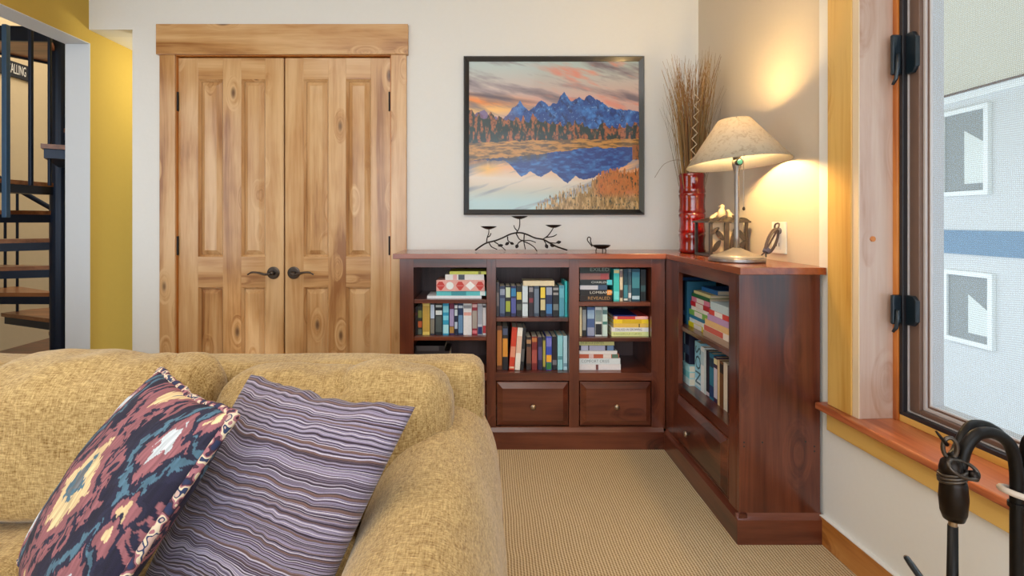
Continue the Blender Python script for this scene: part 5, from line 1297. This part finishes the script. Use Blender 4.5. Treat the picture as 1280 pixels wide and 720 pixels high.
# ------------------------------------------------------------------ outside the window
XE = 8.0
ex = thing('neighbouring_building', 'pale stucco building with two white framed windows seen outside', 'building', (XE, 7, -3))
MB().box(XE, XE+.3, -6, 30, -3, .6).build('wall', M['siding'], ex)
MB().box(XE, XE+.3, -6, 30, 1.0, 3.18).build('upper_wall', M['siding'], ex)
MB().box(XE-.03, XE+.3, -6, 30, .6, 1.0).build('band', M['sidingband'], ex)
MB().box(XE-.06, XE+.3, -6, 30, 3.18, 3.30).build('frieze_board', M['extwhite'], ex)
MB().box(3.6, XE+.3, -6, 30, 3.33, 3.45).build('soffit', M['soffit'], ex)
MB().box(XE-.1, XE+.3, -6, 30, 3.30, 3.33).build('shadow_gap', M['sash'], ex)
for (ya_, yb_, z0, z1) in ((8.127, 8.998, 1.58, 3.04), (8.06, 8.93, -.89, .32)):
    wn = MB()
    fwd = .075
    for bx_ in ((ya_, ya_+fwd, z0, z1), (yb_-fwd, yb_, z0, z1), (ya_+fwd, yb_-fwd, z0, z0+fwd), (ya_+fwd, yb_-fwd, z1-fwd, z1)): wn.box(XE-.07, XE-.001, bx_[0], bx_[1], bx_[2], bx_[3])
    wo = wn.build('window_frame', M['extwhite'], ex)
    MB().box(XE-.03, XE-.02, ya_+fwd, yb_-fwd, z0+fwd, z1-fwd).build('window_pane', M['blind'], wo)
    ym = ya_+fwd+(yb_-ya_-2*fwd)*.5
    MB().prism([(ya_+fwd, z0+fwd+.12), (ym, z0+fwd+.12), (ym, z1-fwd-.3), (ya_+fwd, z1-fwd-.55)], 'x', XE-.034, XE-.031).build('curtain', M['curtain'], wo)
struct(MB().box(1.5, 40, -20, 40, -3.1, -3.0).build('ground', M['ground']))

# ------------------------------------------------------------------ light
wd = bpy.data.worlds.new('sky'); scene.world = wd; wd.use_nodes = True
bg = wd.node_tree.nodes['Background']; bg.inputs['Color'].default_value = (.76, .88, 1.0, 1); bg.inputs['Strength'].default_value = 3.2
def area(name, loc, rot, sx, sy, power, col):
    l = bpy.data.lights.new(name, 'AREA'); l.shape = 'RECTANGLE'; l.size = sx; l.size_y = sy; l.energy = power; l.color = col
    o = bpy.data.objects.new(name, l); COL.objects.link(o); o.location = loc; o.rotation_euler = rot; return o
def point(name, loc, power, col, r=.05):
    l = bpy.data.lights.new(name, 'POINT'); l.energy = power; l.color = col; l.shadow_soft_size = r
    o = bpy.data.objects.new(name, l); COL.objects.link(o); o.location = loc; return o
area('added_ceiling_fill', (-.6, .6, CEIL-.05), (0, 0, 0), 2.2, 1.6, 36, (1, .94, .87))  # overhead fill added to brighten the room, no fixture known here
area('added_rear_fill', (-.6, -2.9, 1.6), (PI/2, 0, 0), 3.4, 1.9, 45, (.9, .95, 1.0))  # soft fill added behind the camera, not a known window
point('hall_light', (XL+.55, 3.45, 2.12), 13, (1, .95, .72), .08)
area('stairwell_top_fill', (-3.3, 4.4, 3.5), (0, 0, 0), 1.5, 1.5, 45, (1, .93, .82))  # fill added above the stairs to light them, no lamp known here
area('stairwell_front_fill', (-2.9, 1.75, 1.7), (PI/2, 0, 0), 1.0, 1.8, 9, (.85, .93, 1))  # front fill added to lift the dark stairs, not a window
sun = bpy.data.lights.new('sun', 'SUN'); sun.energy = 1.5; sun.angle = .05; so_ = bpy.data.objects.new('sun', sun); COL.objects.link(so_); so_.rotation_euler = (math.radians(40), math.radians(-35), 0)

scene.view_settings.view_transform = 'Standard'; scene.view_settings.look = 'None'
scene.view_settings.gamma = 1; scene.view_settings.exposure = -.2; scene.view_settings.use_curve_mapping = False
